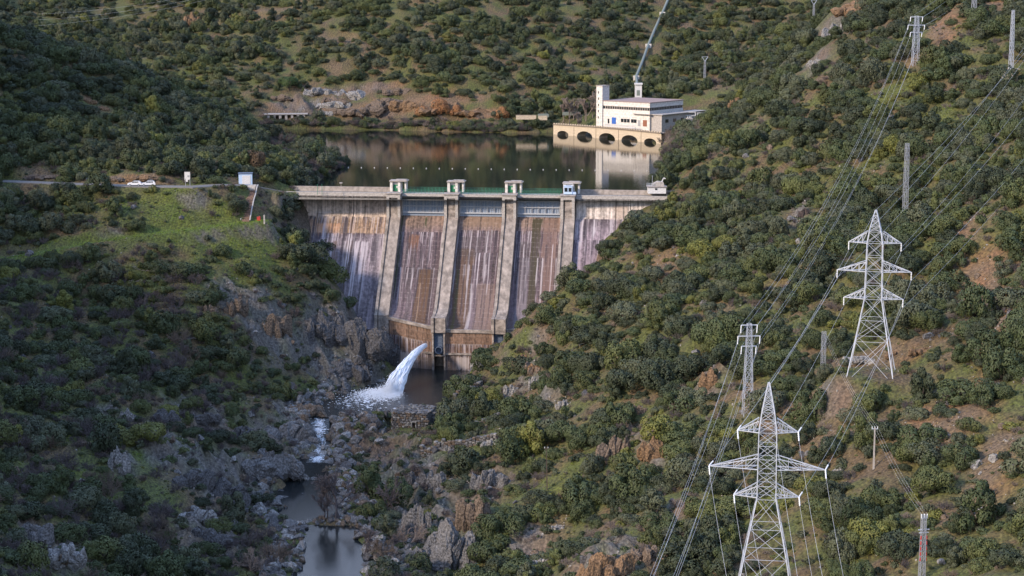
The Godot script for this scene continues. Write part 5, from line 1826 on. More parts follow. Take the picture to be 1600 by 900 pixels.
# ---------------------------------------------------------------- rocks
func ico(sub: int) -> Array:     # vertices of a geodesic sphere and its triangles
	var t := (1.0 + sqrt(5.0)) / 2.0
	var v := []
	for p in [[-1, t, 0], [1, t, 0], [-1, -t, 0], [1, -t, 0], [0, -1, t], [0, 1, t], [0, -1, -t], [0, 1, -t], [t, 0, -1], [t, 0, 1], [-t, 0, -1], [-t, 0, 1]]: v.append(Vector3(p[0], p[1], p[2]).normalized())
	var f := [[0, 11, 5], [0, 5, 1], [0, 1, 7], [0, 7, 10], [0, 10, 11], [1, 5, 9], [5, 11, 4], [11, 10, 2], [10, 7, 6], [7, 1, 8], [3, 9, 4], [3, 4, 2], [3, 2, 6], [3, 6, 8], [3, 8, 9], [4, 9, 5], [2, 4, 11], [6, 2, 10], [8, 6, 7], [9, 8, 1]]
	for s in sub:
		var mid := {}
		var nf := []
		for q in f:
			var m := []
			for e in [[q[0], q[1]], [q[1], q[2]], [q[2], q[0]]]:
				var key: int = min(e[0], e[1]) * 100000 + max(e[0], e[1])
				if not mid.has(key):
					mid[key] = v.size()
					v.append(((v[e[0]] + v[e[1]]) * 0.5).normalized())
				m.append(mid[key])
			nf.append([q[0], m[0], m[2]]); nf.append([q[1], m[1], m[0]]); nf.append([q[2], m[2], m[1]]); nf.append(m)
		f = nf
	return [v, f]

func rock_points(r: RandomNumberGenerator, sph: Array, stretch: Vector3, cuts: int, rough: float) -> PackedVector3Array:
	var planes := []
	for k in cuts:
		planes.append([Vector3(r.randfn(), r.randfn() * 0.7, r.randfn()).normalized(), r.randf_range(0.45, 0.85)])
	var off := r.randf() * 900.0
	var out := PackedVector3Array()
	for p in sph[0]:
		var q: Vector3 = p
		for pl in planes:
			var e: float = q.dot(pl[0]) - pl[1]
			if e > 0.0: q -= pl[0] * e
		q *= 1.0 + nr.get_noise_3d(p.x * 14.0 + off, p.y * 14.0, p.z * 14.0) * rough + n2.get_noise_3d(p.x * 30.0 + off, p.y * 30.0, p.z * 30.0) * rough * 0.7
		out.append(q * stretch)
	return out

func rock_mesh(seed_: int, stretch: Vector3, cuts := 9, rough := 0.16, sub := 3) -> ArrayMesh:
	var r := RandomNumberGenerator.new()
	r.seed = seed_
	var s := ico(sub)
	var v := rock_points(r, s, stretch, cuts, rough)
	var st := mb()
	for f in s[1]:
		st.add_vertex(v[f[0]]); st.add_vertex(v[f[2]]); st.add_vertex(v[f[1]])
	return done(st)

func crag_mesh(seed_: int, blocks: int) -> ArrayMesh:      # a broken rock face: tilted slabs grown together
	var r := RandomNumberGenerator.new()
	r.seed = seed_
	var s := ico(3)
	var st := mb()
	var lean := Basis.from_euler(Vector3(r.randf_range(-0.15, 0.15), 0, r.randf_range(-0.3, 0.3)))
	for b in blocks:
		var v := rock_points(r, s, Vector3(r.randf_range(0.16, 0.34), r.randf_range(0.28, 0.62), r.randf_range(0.25, 0.5)), 8, 0.20)
		var bs := lean * Basis.from_euler(Vector3(r.randf_range(-0.15, 0.15), r.randf() * TAU, r.randf_range(-0.2, 0.2)))
		var t := (b + 0.5) / blocks * 2.0 - 1.0
		var c := Vector3(t * 0.85 + r.randfn() * 0.08, 0.08 + r.randf() * 0.42 * (1.0 - t * t * 0.6), r.randfn() * 0.16)
		for f in s[1]:
			st.add_vertex(c + bs * v[f[0]]); st.add_vertex(c + bs * v[f[2]]); st.add_vertex(c + bs * v[f[1]])
	return done(st)

var rocks := []
func build_rocks():
	rng.seed = 801
	for k in 8: rocks.append(rock_mesh(820 + k, Vector3(1.0, [0.7, 0.85, 0.6, 1.1, 0.75, 0.55, 0.9, 0.65][k], [0.8, 1.0, 0.9, 0.8, 0.7, 1.0, 0.85, 0.75][k]), 10))
	var crags := []
	for k in 7: crags.append(crag_mesh(860 + k, 9 + k % 4))
	# rock outcrops seen in the photograph: picture x, y of the foot, width and height in pixels, tone, words
	var list := [
		[945, 905, 95, 75, 3, "big orange and grey crag at the foot of the slope"], [1010, 880, 70, 45, 2, "brown layered crag beside the big orange crag"],
		[1035, 830, 60, 40, 2, "rounded tawny boulder crag under the slope bushes"], [960, 720, 55, 70, 2, "tall split brown crag above the grassy track"], [1020, 715, 45, 55, 3, "orange brown crag beside the tall split crag"],
		[700, 880, 110, 110, 0, "broad grey brown cliff above the river"], [650, 830, 60, 90, 0, "grey cliff edge right above the river bend"], [745, 820, 60, 80, 2, "tawny cliff buttress above the river"], [770, 760, 70, 45, 0, "grey cliff top under the dark bushes"], [640, 770, 55, 60, 1, "dark grey cliff below the terrace wall"], [690, 770, 50, 60, 0, "grey cliff pillar below the terrace wall"],
		
		[300, 45, 34, 36, 3, ""], [1110, 605, 36, 44, 3, "orange crag between bushes left of the slender tower"], [835, 610, 24, 40, 4, "pale crag among bushes beside the pool"], [832, 585, 20, 26, 3, ""], [880, 640, 26, 22, 4, "pale boulder crag among bushes above the pool"], [1000, 650, 24, 26, 2, "brown crag in a gap between bushes"],
		[1302, 62, 38, 42, 4, "pale cliff on the skyline above the right bank"], [1276, 108, 30, 24, 4, "pale cliff below the skyline cliff"], [1345, 22, 90, 30, 3, "long orange cliff on the skyline"], [1255, 340, 20, 24, 5, "dark red crag among bushes on the right bank"], [1160, 330, 20, 14, 2, ""],
		[700, 708, 20, 18, 4, ""], [765, 700, 26, 18, 4, "white boulder on the grassy terrace"],
		[560, 545, 90, 90, 1, "dark grey rock wall beside the dam foot"], [505, 530, 80, 70, 1, "dark grey rock wall under the big oaks"], [600, 560, 50, 80, 1, "dark rock buttress touching the dam foot"], [540, 590, 90, 50, 1, "dark rock apron above the pool"], [430, 520, 50, 50, 2, "brown rock band on the left gorge side"], [370, 490, 40, 40, 2, "brown rock patch among leafless scrub"], [330, 495, 22, 30, 2, ""],
		[450, 690, 90, 50, 0, "grey slab running down into the rapids"], [420, 740, 110, 60, 0, "broad grey slab on the left river bank"], [350, 780, 90, 50, 1, "dark slab on the left river bank"], [470, 760, 60, 40, 4, "pale slab at the river's edge"], [480, 650, 70, 30, 2, "brown rubble bank beside the pool"], [380, 690, 60, 40, 1, ""], [300, 760, 70, 40, 1, ""], [460, 650, 40, 20, 4, ""],
		[185, 735, 34, 60, 4, "upright grey crag on the left slope"], [200, 660, 30, 30, 4, "small pale crag on the left slope"], [130, 700, 30, 20, 2, ""], [50, 850, 60, 60, 0, "grey crag in the dark scrub at the bottom"], [100, 880, 70, 50, 4, "pale crag in the dark scrub at the bottom"], [330, 850, 70, 40, 1, ""], [310, 815, 60, 30, 4, "pale slab among leafless scrub by the river"], [20, 740, 30, 20, 2, ""], [255, 660, 50, 30, 1, ""], [320, 660, 50, 26, 1, ""],
		[1440, 555, 40, 16, 3, "orange rocks at the foot of the pylon terrace"], [1350, 570, 70, 18, 4, "pale rock ledge under the suspension pylon"], [1395, 560, 30, 16, 3, ""], [560, 160, 70, 30, 4, "pale broken cliff on the far shore"], [520, 165, 50, 20, 2, "brown broken cliff on the far shore"], [440, 160, 40, 14, 2, ""], [610, 165, 50, 18, 2, "brown rock bank on the far shore beside the pale cliff"], [505, 183, 30, 12, 4, ""],
		[1150, 170, 24, 26, 3, ""], [640, 172, 60, 22, 3, "orange bank under the oaks of the far shore"], [690, 178, 70, 26, 3, "long orange bank behind the rusty bushes"], [745, 182, 60, 16, 3, "low orange bank near the low cream wall"], [590, 176, 60, 24, 2, "tan rock bank beside the pale shore cliff"], [520, 170, 60, 18, 4, "pale rock bank beside the ribbed roadway"], [545, 182, 60, 20, 2, "tan rubble bank at the far waterline"], [500, 150, 50, 18, 4, "pale rocks high on the far shore"], [620, 150, 40, 16, 2, "tan rocks above the orange bank"], [140, 165, 22, 14, 3, "orange bank in the woods above the road"], [160, 175, 20, 10, 3, ""], [225, 285, 50, 14, 3, "orange cutting beside the parked cars"], [180, 285, 40, 12, 2, "brown cutting beside the road"], [60, 282, 60, 10, 2, ""], [815, 575, 34, 34, 3, "orange and white rocks beside the right outlet"], [800, 620, 26, 30, 4, ""], [845, 885, 30, 16, 4, ""], [870, 830, 24, 14, 4, ""]]
	var k := 0
	for q in list:
		k += 1
		var p := ground(q[0], q[1] - 4.0)
		var s := -p.z / F
		var o := part("rock_crag", crags[k % 7], M.rock[q[4]], self)
		o.position = p - Vector3(0, q[3] * s * 0.12, 0)
		o.rotation.y = rng.randf_range(-0.5, 0.5) + (PI if k % 2 else 0.0)
		o.scale = Vector3(q[2] * s * 0.50, q[3] * s * 0.72, q[2] * s * 0.40)
		tag(o, q[5] if q[5] else ["weathered %s crag half hidden by scrub" % ["grey brown", "dark grey", "tawny", "orange", "pale", "dark red"][q[4]]][0], "rock", "rock crags on the gorge sides")
		no_trees.append([p.x, -p.z, q[2] * s * 0.4])
	# boulders: along the river and on rocky ground
	var cand := []
	for t in 2200:
		var d := rng.randf_range(375.0, 560.0)
		var r := river_at(d)
		var x: float = r[0] + (r[1] + rng.randf_range(-0.6, 7.0)) * (1 if rng.randf() < 0.5 else -1)
		if d > 476.0 and d < 514.0: x = rng.randf_range(-60.0, -34.0)
		elif d > 514.0 and d < 530.0: x = rng.randf_range(-64.0, -52.0)
		cand.append([x, d, pow(rng.randf(), 4.0) * 2.0 + 0.18, 0])
	for t in 170:
		var dd := rng.randf_range(428.0, 482.0)
		cand.append([river_at(dd)[0] + rng.randfn() * 4.5, dd, pow(rng.randf(), 3.0) * 1.3 + 0.2, 0])
	for t in 130:
		cand.append([-39.5 + rng.randfn() * 3.4, 419.0 + rng.randfn() * 1.5, pow(rng.randf(), 3.0) * 0.9 + 0.15, 0])
	for t in 5200:
		var x := rng.randf_range(-150.0, 150.0)
		var d := rng.randf_range(285.0, 600.0)
		var w: float = max(mask(m_rock, x, d), mask(m_earth, x, d) * 0.5) + 0.05
		if rng.randf() < w: cand.append([x, d, pow(rng.randf(), 2.5) * 1.4 + 0.25, 1])
	var seen := []
	for c in cand:
		var px: float = 800.0 + c[0] * F / c[1]
		if px < -40.0 or px > 1640.0: continue
		var y := height(c[0], c[1])
		var r := river_at(c[1])
		if r.size() and c[3] == 0 and absf(c[0] - r[0]) < r[1] - 0.9 and c[1] > 527.0: continue
		seen.append([c[2] / c[1], c, Vector3(c[0], y + c[2] * 0.05, -c[1])])
	seen.sort_custom(func(a, b): return a[0] > b[0])
	var rest := []
	for i in seen.size():
		var c = seen[i][1]
		var at_: Vector3 = seen[i][2]
		var bs := Basis.from_euler(Vector3(rng.randf_range(-0.4, 0.4), rng.randf() * TAU, rng.randf_range(-0.4, 0.4))).scaled(Vector3.ONE * c[2])
		if i < 300:
			var tone: int = [0, 1, 4, 0][i % 4] if c[3] == 0 else [0, 2, 4, 1, 2][i % 5]
			var o := part("boulder", rocks[rng.randi() % 8], M.rock[tone], self)
			o.transform = Transform3D(bs, at_)
			tag(o, "%s %s boulder %s" % ["large" if i < 80 else "middling", ["grey", "dark grey", "tawny", "orange", "pale"][tone], near_words(at_)], "boulder", "boulders of the gorge")
		else: rest.append([Transform3D(bs, at_), i])
	var dr := thing_stuff("scattered_stones", "loose grey and brown stones strewn over the river banks and slopes", "stones")
	for v in 4:
		var tr := []
		for q in rest:
			if q[1] % 4 == v: tr.append(q[0])
		copies(dr, "stones", rocks[v], M.rock[[0, 1, 4, 2][v]], tr)
	# small pale stones lying on open ground
	var peb := []
	for t in 26000:
		var x := rng.randf_range(-150.0, 130.0)
		var d := rng.randf_range(285.0, 560.0)
		var px: float = 800.0 + x * F / d
		if px < -20 or px > 1620: continue
		if rng.randf() > 0.10 + 0.7 * max(mask(m_earth, x, d), mask(m_rock, x, d)): continue
		var s := pow(rng.randf(), 3.0) * 0.34 + 0.07
		peb.append(Transform3D(Basis.from_euler(Vector3(rng.randf(), rng.randf() * TAU, rng.randf())).scaled(Vector3.ONE * s), on(x, d)))
	var small := rock_mesh(880, Vector3(1, 0.7, 0.85), 8, 0.1, 1)
	copies(thing_stuff("pale_stones", "small pale stones lying on open ground of the slopes", "stones"), "stones", small, M.rock_white, peb)

func thing_stuff(called: String, label: String, category: String) -> Node3D:
	var o := thing(called, label, category)
	o.set_meta("kind", "stuff")
	return o

func copies(parent: Node, called: String, mesh: Mesh, m: Material, tr: Array, tint := []):
	if tr.is_empty(): return
	var mm := MultiMesh.new()
	mm.transform_format = MultiMesh.TRANSFORM_3D
	mm.use_colors = tint.size() > 0
	mm.mesh = mesh
	mm.instance_count = tr.size()
	for k in tr.size():
		mm.set_instance_transform(k, tr[k])
		if tint.size(): mm.set_instance_color(k, tint[k])
	var o := MultiMeshInstance3D.new()
	o.name = called
	o.multimesh = mm
	o.material_override = m
	parent.add_child(o, true)
	o.set_meta("kind", "stuff")

# words for a place: the nearest thing one can find
var places := []
func near_words(p: Vector3) -> String:
	if places.is_empty():
		for a in [[1194, 936, 317, "the strain pylon"], [1361, 590, 388, "the suspension pylon"], [1168, 640, 0, "the slender tower"], [1414, 338, 0, "the lone mast"], [1579, 118, 0, "the mast plinth"], [1440, 900, 0, "the red-barred pole"],
			[1530, 440, 0, "the red gully"], [1480, 650, 0, "the stony clearing"], [640, 680, 0, "the stone ruin"], [960, 880, 0, "the orange crag"], [880, 745, 0, "the wooden pole"], [700, 820, 0, "the river cliffs"], [490, 700, 0, "the rapids"], [450, 760, 0, "the left bank slabs"], [330, 850, 0, "the river bend scrub"], [110, 730, 0, "the bright grass patch"], [60, 560, 0, "the dark left slope"], [250, 480, 0, "the fallen boughs"],
			[340, 390, 0, "the grassy bank"], [150, 380, 0, "the green track"], [220, 285, 0, "the parked cars"], [380, 285, 0, "the kiosk"], [100, 120, 0, "the left ridge wood"], [330, 190, 0, "the ridge end"], [500, 400, 0, "the dam's left wing"], [560, 540, 0, "the dark rock wall"], [980, 390, 0, "the dam's right wing"], [850, 540, 0, "the pool bank"], [1100, 330, 0, "the crest hut"], [1000, 560, 0, "the mid-slope thicket"], [1080, 700, 0, "the split crag"], [1250, 250, 0, "the dark red crag"], [1300, 80, 0, "the pale skyline cliff"], [1450, 120, 0, "the hilltop tower"], [1260, 480, 0, "the short mast"], [1365, 733, 0, "the concrete pole"], [1040, 850, 0, "the tawny boulder crag"], [785, 840, 0, "the dark gully"], [1135, 392, 0, "the big yellow-green bush"], [250, 600, 0, "the left scree"], [180, 850, 0, "the bottom scrub"],
			[560, 130, 0, "the pale shore cliff"], [1000, 120, 0, "the powerhouse"], [750, 100, 0, "the rusty bushes"], [300, 60, 0, "the far hill gully"], [1060, 220, 0, "the arched bridge"]]:
			places.append([ground(a[0], a[1]) if a[2] == 0 else at_depth(a[0], a[1], a[2]), a[3]])
	var best := 1e9
	var w := ""
	var rise := 0.0
	for q in places:
		var d := Vector2(q[0].x - p.x, q[0].z - p.z).length()
		if d < best:
			best = d
			w = q[1]
			rise = p.y - q[0].y
	if best < 7.0: return "right beside " + w
	if rise > 2.5: return ("just uphill from " if best < 17.0 else "well uphill from ") + w
	if rise < -2.5: return ("just downhill from " if best < 17.0 else "well downhill from ") + w
	return ("close to " if best < 17.0 else "along the slope from ") + w

# ---------------------------------------------------------------- plants
func crown_mesh(seed_: int, style: int, leaves: int, leaf: float) -> ArrayMesh:
	# a crown of about one metre radius standing on y = 0: clumps of leaves, each leaf a small folded face
	var r := RandomNumberGenerator.new()
	r.seed = seed_
	var cl := []
	var nc: int = [20, 15, 24, 13][style]
	for k in nc:
		var a := r.randf() * TAU
		var q: float = sqrt(r.randf()) * 0.72
		var y: float
		if style == 0: y = 0.28 + r.randf() * 0.75 * (1.0 - q * q * 0.8)
		elif style == 1: y = 0.18 + r.randf() * 0.5 * (1.0 - q * q)
		elif style == 2: y = 0.85 + r.randf() * 0.35 * (1.0 - q * q)
		else:
			q *= 0.7
			y = 0.2 + r.randf() * 1.3 * (1.0 - q)
		cl.append([Vector3(cos(a) * q, y, sin(a) * q), r.randf_range(0.24, 0.42) * (0.85 if style == 3 else 1.0), r.randf_range(0.72, 1.28)])
	var v := PackedVector3Array()
	var n := PackedVector3Array()
	var c := PackedColorArray()
	var tries := 0
	while v.size() < leaves * 6 and tries < leaves * 6:
		tries += 1
		var b = cl[r.randi() % nc]
		var d := Vector3(r.randfn(), r.randfn() * 0.9 + 0.35, r.randfn()).normalized()
		var p: Vector3 = b[0] + d * b[1] * r.randf_range(0.78, 1.06)
		if p.y < 0.02: continue
		var inside := false
		for o in cl:
			if o != b and p.distance_squared_to(o[0]) < o[1] * o[1] * 0.55:
				inside = true
				break
		if inside: continue
		var nn := (d + Vector3(r.randfn(), r.randfn(), r.randfn()) * 0.45).normalized()
		var u := nn.cross(Vector3(r.randfn(), r.randfn(), r.randfn())).normalized()
		var w := nn.cross(u)
		var s := leaf * r.randf_range(0.7, 1.3)
		var t: float = b[2] * r.randf_range(0.72, 1.3)
		var col := Color(t * r.randf_range(0.9, 1.12), t, t * r.randf_range(0.85, 1.1))
		var pts := [p - u * s, p - w * s * 0.55 + nn * s * 0.15, p + u * s, p + w * s * 0.55 + nn * s * 0.15]
		var nrm := (nn * 0.7 + d * 0.5).normalized()
		for k in [0, 2, 1, 0, 3, 2]:
			v.append(pts[k]); n.append(nrm); c.append(col)
	var arr := []
	arr.resize(Mesh.ARRAY_MAX)
	arr[Mesh.ARRAY_VERTEX] = v
	arr[Mesh.ARRAY_NORMAL] = n
	arr[Mesh.ARRAY_COLOR] = c
	var me := ArrayMesh.new()
	me.add_surface_from_arrays(Mesh.PRIMITIVE_TRIANGLES, arr)
	return me

func twig(v: PackedVector3Array, c: PackedColorArray, a: Vector3, b: Vector3, ra: float, rb: float, col: Color):
	var t := (b - a).normalized()
	var x := t.cross(Vector3(0.31, 0.2, 0.93)).normalized()
	var z := t.cross(x)
	for k in 3:
		var d0 := x * cos(TAU * k / 3) + z * sin(TAU * k / 3)
		var d1 := x * cos(TAU * (k + 1) / 3) + z * sin(TAU * (k + 1) / 3)
		for p in [a + d0 * ra, b + d1 * rb, a + d1 * ra, a + d0 * ra, b + d0 * rb, b + d1 * rb]:
			v.append(p); c.append(col)

func grow(v: PackedVector3Array, c: PackedColorArray, r: RandomNumberGenerator, p: Vector3, dir: Vector3, l: float, rad: float, depth: int, spread: float, lift: float, kids: int):
	var q := p + dir * l
	var m := (p + q) * 0.5 + Vector3(r.randfn(), r.randfn(), r.randfn()) * l * 0.06
	var t := r.randf_range(0.75, 1.25)
	var col := Color(t, t, t)
	twig(v, c, p, m, rad, rad * 0.8, col)
	twig(v, c, m, q, rad * 0.8, max(rad * 0.6, 0.006), col)
	if depth == 0: return
	for k in kids:
		var d := (dir + Vector3(r.randfn(), r.randfn(), r.randfn()) * spread + Vector3.UP * lift).normalized()
		grow(v, c, r, p.lerp(q, r.randf_range(0.5, 1.0)), d, l * r.randf_range(0.55, 0.85), max(rad * 0.64, 0.0075), depth - 1, spread, lift, kids)

func bare_mesh(seed_: int, style: int) -> ArrayMesh:       # leafless: 0 scrub, 1 tree, 2 poplar, 3 fallen boughs
	var r := RandomNumberGenerator.new()
	r.seed = seed_
	var v := PackedVector3Array()
	var c := PackedColorArray()
	if style == 0:
		for k in 17:
			var a := r.randf() * TAU
			grow(v, c, r, Vector3(cos(a), 0, sin(a)) * 0.12, Vector3(cos(a) * r.randf_range(0.2, 1.0), r.randf_range(0.5, 1.1), sin(a) * r.randf_range(0.2, 1.0)).normalized(), r.randf_range(0.3, 0.5), 0.024, 3, 0.42, 0.12, 3)
	elif style == 1:
		for k in 2: grow(v, c, r, Vector3(0.12 * k, 0, 0), Vector3(0.12 - 0.2 * k, 1, 0.05).normalized(), 0.42, 0.034, 5, 0.38, 0.12, 3)
	elif style == 2:
		grow(v, c, r, Vector3.ZERO, Vector3.UP, 0.26, 0.02, 5, 0.34, 0.32, 3)
	else:
		for k in 8:
			var a := r.randf() * TAU
			grow(v, c, r, Vector3(r.randfn() * 0.35, 0.12, r.randfn() * 0.3), Vector3(cos(a), r.randf_range(0.0, 0.35), sin(a)).normalized(), r.randf_range(0.4, 0.7), 0.035, 3, 0.4, 0.0, 2)
	var arr := []
	arr.resize(Mesh.ARRAY_MAX)
	arr[Mesh.ARRAY_VERTEX] = v
	arr[Mesh.ARRAY_COLOR] = c
	var st := SurfaceTool.new()
	st.create_from_arrays(arr)
	st.generate_normals()
	return st.commit()

func trunk_mesh(seed_: int) -> ArrayMesh:
	var r := RandomNumberGenerator.new()
	r.seed = seed_
	var st := mb()
	for k in 3:
		var a := TAU * k / 3 + r.randf()
		var e := Vector3(cos(a) * 0.3, 0.62, sin(a) * 0.3)
		tube(st, [Vector3(0, -0.15, 0), Vector3(r.randfn() * 0.02, 0.14, 0), e * 0.5 + Vector3(0, 0.05, 0), e], [0.085, 0.065, 0.045, 0.02], 5, false)
	return done(st)

func blocked(x: float, d: float, r: float) -> bool:
	for q in no_trees:
		if absf(q[0] - x) < q[2] + r * 0.5 and absf(q[1] - d) < q[2] + r * 0.5: return true
	return false

func build_vegetation():
	rng.seed = 901
	for a in [[-27, 503, 8.5], [-14, 510, 4], [-84, 603, 4], [-81, 588, 2.5], [58, 830, 34], [40, 835, 18], [48, 812, 22], [62, 832, 20], [78, 832, 12], [-104, 880, 12], [62, 598, 3], [62, 632, 3.5], [-96, 583, 2.5], [44, 598, 6]]: no_trees.append(a)
	for t in range(0, 12):      # strip under the pressure pipe
		var p := ground(998 + t * 4.6, 120 - t * 13.0, 790.0)
		no_trees.append([p.x, -p.z, 3.4])
	var oak := []
	for k in 8: oak.append(crown_mesh(1000 + k, 0 if k < 6 else 1, 3000, 0.055))
	var bush := []
	for k in 4: bush.append(crown_mesh(1020 + k, 1, 900, 0.10))
	var tall := []
	for k in 2: tall.append(crown_mesh(1030 + k, 3, 2600, 0.055))
	var bare := []
	for k in 4: bare.append(bare_mesh(1040 + k, 0))
	var trunks := [trunk_mesh(1050), trunk_mesh(1051)]
	# candidate spots: a jittered grid, thinned by the open patches
	var oaks := []
	var shrubs := []
	var scrub := []
	for pass_ in 2:
		var cell: float = 3.7 if pass_ == 0 else 4.3
		var z := 282.0 if pass_ == 0 else 762.0
		var z_end := 762.0 if pass_ == 0 else 1060.0
		while z < z_end:
			var half: float = z * 0.267 + 16.0
			var x := -half
			while x < half:
				var px: float = x + rng.randf_range(-0.5, 0.5) * cell
				var d: float = z + rng.randf_range(-0.5, 0.5) * cell
				x += cell
				var roll := rng.randf()
				var roll2 := rng.randf()
				var big := rng.randf()
				if px > -54.0 and px < 26.0 and d > 566.0 and d < 612.0: continue
				if px > -66.0 and px < 46.0 and d > 588.0 and d < 612.0: continue
				var left: bool = px < river_mid(d) and d < 762.0
				var clear := mask(m_clear, px, d)
				var wood: float = 0.62 + n3.get_noise_2d(px * 3.0 + 60.0, d * 3.0) * 0.9
				if left: wood = 0.97 if d > 604.0 else 0.9
				if pass_ == 1: wood = 1.12 + n3.get_noise_2d(px * 2.6, d * 1.6) * 1.2
				wood *= 1.0 - clear
				if mask(m_rock, px, d) > 0.4: wood *= 0.35
				if roll > wood: continue
				if left and d > 520.0 and d < 612.0 and (line_near(road_line, px, d).x < 5.0 or line_near(path_line, px, d).x < 6.5): continue
				if d < 578.0:
					var rv := river_at(d)
					if absf(px - rv[0]) < rv[1] + 3.0: continue
				elif poly_dist(px, d) < 1.5: continue
				var r: float = lerp(1.3, 5.2, pow(big, 2.2) * 0.7 + big * 0.3)
				if left and d < 560.0: r *= 0.92
				if pass_ == 1: r *= 0.88
				if blocked(px, d, r): continue
				var y := height(px, d)
				var bm := mask(m_bare, px, d)
				if left and d < 560.0: bm = max(bm, 0.4)
				if roll2 < bm * 0.8:
					scrub.append([r * 0.8 / d, px, d, y, r * 0.8, rng.randi(), left])
				else:
					oaks.append([r / d, px, d, y, r, rng.randi(), left])
			z += cell
	# thickets along the far shore of the reservoir
	for k in 800:
		var t := rng.randf() * 6.0
		var i := int(t)
		var a := lake_poly[5 + i]
		var b := lake_poly[6 + i]
		if i == 5: continue
		var q := a.lerp(b, t - i) + Vector2(rng.randfn() * 1.5, 0.6 + absf(rng.randfn()) * 4.0)
		if poly_dist(q.x, q.y) < 0.2 or q.x > 8.0: continue
		var r := rng.randf_range(0.7, 2.0)
		(scrub if rng.randf() < 0.62 else oaks).append([r / q.y, q.x, q.y, height(q.x, q.y), r, rng.randi(), false])
	for k in 150:
		var t := rng.randf() * 3.0
		var i := int(t)
		var q := lake_poly[i].lerp(lake_poly[i + 1], t - i) + Vector2(-absf(rng.randfn()) * 3.0 + 0.6, rng.randfn())
		if q.y < 614.0 or blocked(q.x, q.y, 1.0): continue
		var r := rng.randf_range(0.9, 2.2)
		(scrub if rng.randf() < 0.75 else oaks).append([r / q.y, q.x, q.y, max(height(q.x, q.y), LAKE_Y), r, rng.randi(), true])
	# undergrowth
	var z := 284.0
	while z < 640.0:
		var half: float = z * 0.267 + 10.0
		var x := -half
		while x < half:
			var px: float = x + rng.randf_range(-1.0, 1.0)
			var d: float = z + rng.randf_range(-1.0, 1.0)
			x += 2.0
			if rng.randf() > 0.62 - 0.4 * max(mask(m_grass, px, d), mask(m_earth, px, d)): continue
			if px > -66.0 and px < 46.0 and d > 566.0: continue
			var left: bool = px < river_mid(d)
			if left and d > 520.0 and d < 612.0 and (line_near(road_line, px, d).x < 3.6 or line_near(path_line, px, d).x < 2.6): continue
			if d < 578.0:
				var rv := river_at(d)
				if absf(px - rv[0]) < rv[1] + 1.6: continue
			elif poly_dist(px, d) < 0.6: continue
			var s := 0.35 + 1.5 * pow(rng.randf(), 2.0)
			if blocked(px, d, 0.0) and rng.randf() < 0.7: continue
			var y := height(px, d)
			if rng.randf() < (0.45 if left else 0.3): scrub.append([s / d, px, d, y, s, rng.randi(), left])
			else: shrubs.append([s / d, px, d, y, s, rng.randi(), left])
		z += 2.0
	plant(oaks, oak + tall, trunks, "holm_oak", "oak")
	plant(shrubs, bush, trunks, "evergreen_shrub", "shrub")
	plant_bare(scrub, bare)
	print("oaks ", oaks.size(), " shrubs ", shrubs.size(), " scrub ", scrub.size())
	build_grass()

func tone_of(q: Array, kind: String) -> int:
	var a: float = n3.get_noise_2d(q[1] * 3.0, q[2] * 3.0) + float(q[5] % 1000) / 1000.0 - 0.5
	return [3, 0, 3, 0, 4, 1, 0, 2][clampi(int((a + 0.8) * 4.6), 0, 7)]

func plant(list: Array, meshes: Array, trunks: Array, called: String, kind: String):
	list.sort_custom(func(a, b): return a[0] > b[0])
	var words := ["dark green", "olive green", "yellow green", "very dark green", "grey green", "bright green"]
	var count := 0
	var rest := {}
	var noun := "holm oak" if kind == "oak" else "evergreen shrub"
	for q in list:
		var tone := tone_of(q, kind)
		var r: float = q[4]
		var turn := float(q[5] % 628) / 100.0
		var m: int = (q[5] / 7) % meshes.size()
		var stretch: float = 0.7 + 0.65 * float((q[5] / 3) % 100) / 100.0
		var wide: float = 0.8 + 0.45 * float((q[5] / 17) % 100) / 100.0
		var bs := Basis.from_scale(Vector3(r * wide, r * stretch, r / wide)).rotated(Vector3.UP, turn)
		var at_ := Vector3(q[1], q[3] - r * 0.12, -q[2])
		var px: float = 800.0 + q[1] * F / q[2]
		if count < 300 and px > -30.0 and px < 1630.0:
			count += 1
			var size_: String = ("big" if r > 2.8 else "middling" if r > 2.1 else "small") if kind == "oak" else ("bushy" if r > 0.85 else "low")
			var o := thing(called, "%s %s %s %s" % [size_, words[tone], noun, near_words(at_)], "tree" if kind == "oak" else "shrub", at_, 0, "holm oaks on the gorge sides" if kind == "oak" else "evergreen shrubs on the slopes")
			o.basis = bs
			part("crown", meshes[m], M.leaf[tone], o)
			part("trunk", trunks[q[5] % 2], M.bark, o)
		else:
			var key := m * 10 + tone
			if not rest.has(key): rest[key] = [[], []]
			rest[key][0].append(Transform3D(bs, at_))
			var t := 0.8 + 0.4 * float((q[5] / 11) % 100) / 100.0
			rest[key][1].append(Color(t, t, t))
	var o := thing_stuff("oak_woodland" if kind == "oak" else "undergrowth", "evergreen oak woodland covering the hills and slopes" if kind == "oak" else "low evergreen undergrowth between the oaks", "woodland" if kind == "oak" else "undergrowth")
	for key in rest: copies(o, "crowns", meshes[key / 10], M.leaf[key % 10], rest[key][0], rest[key][1])

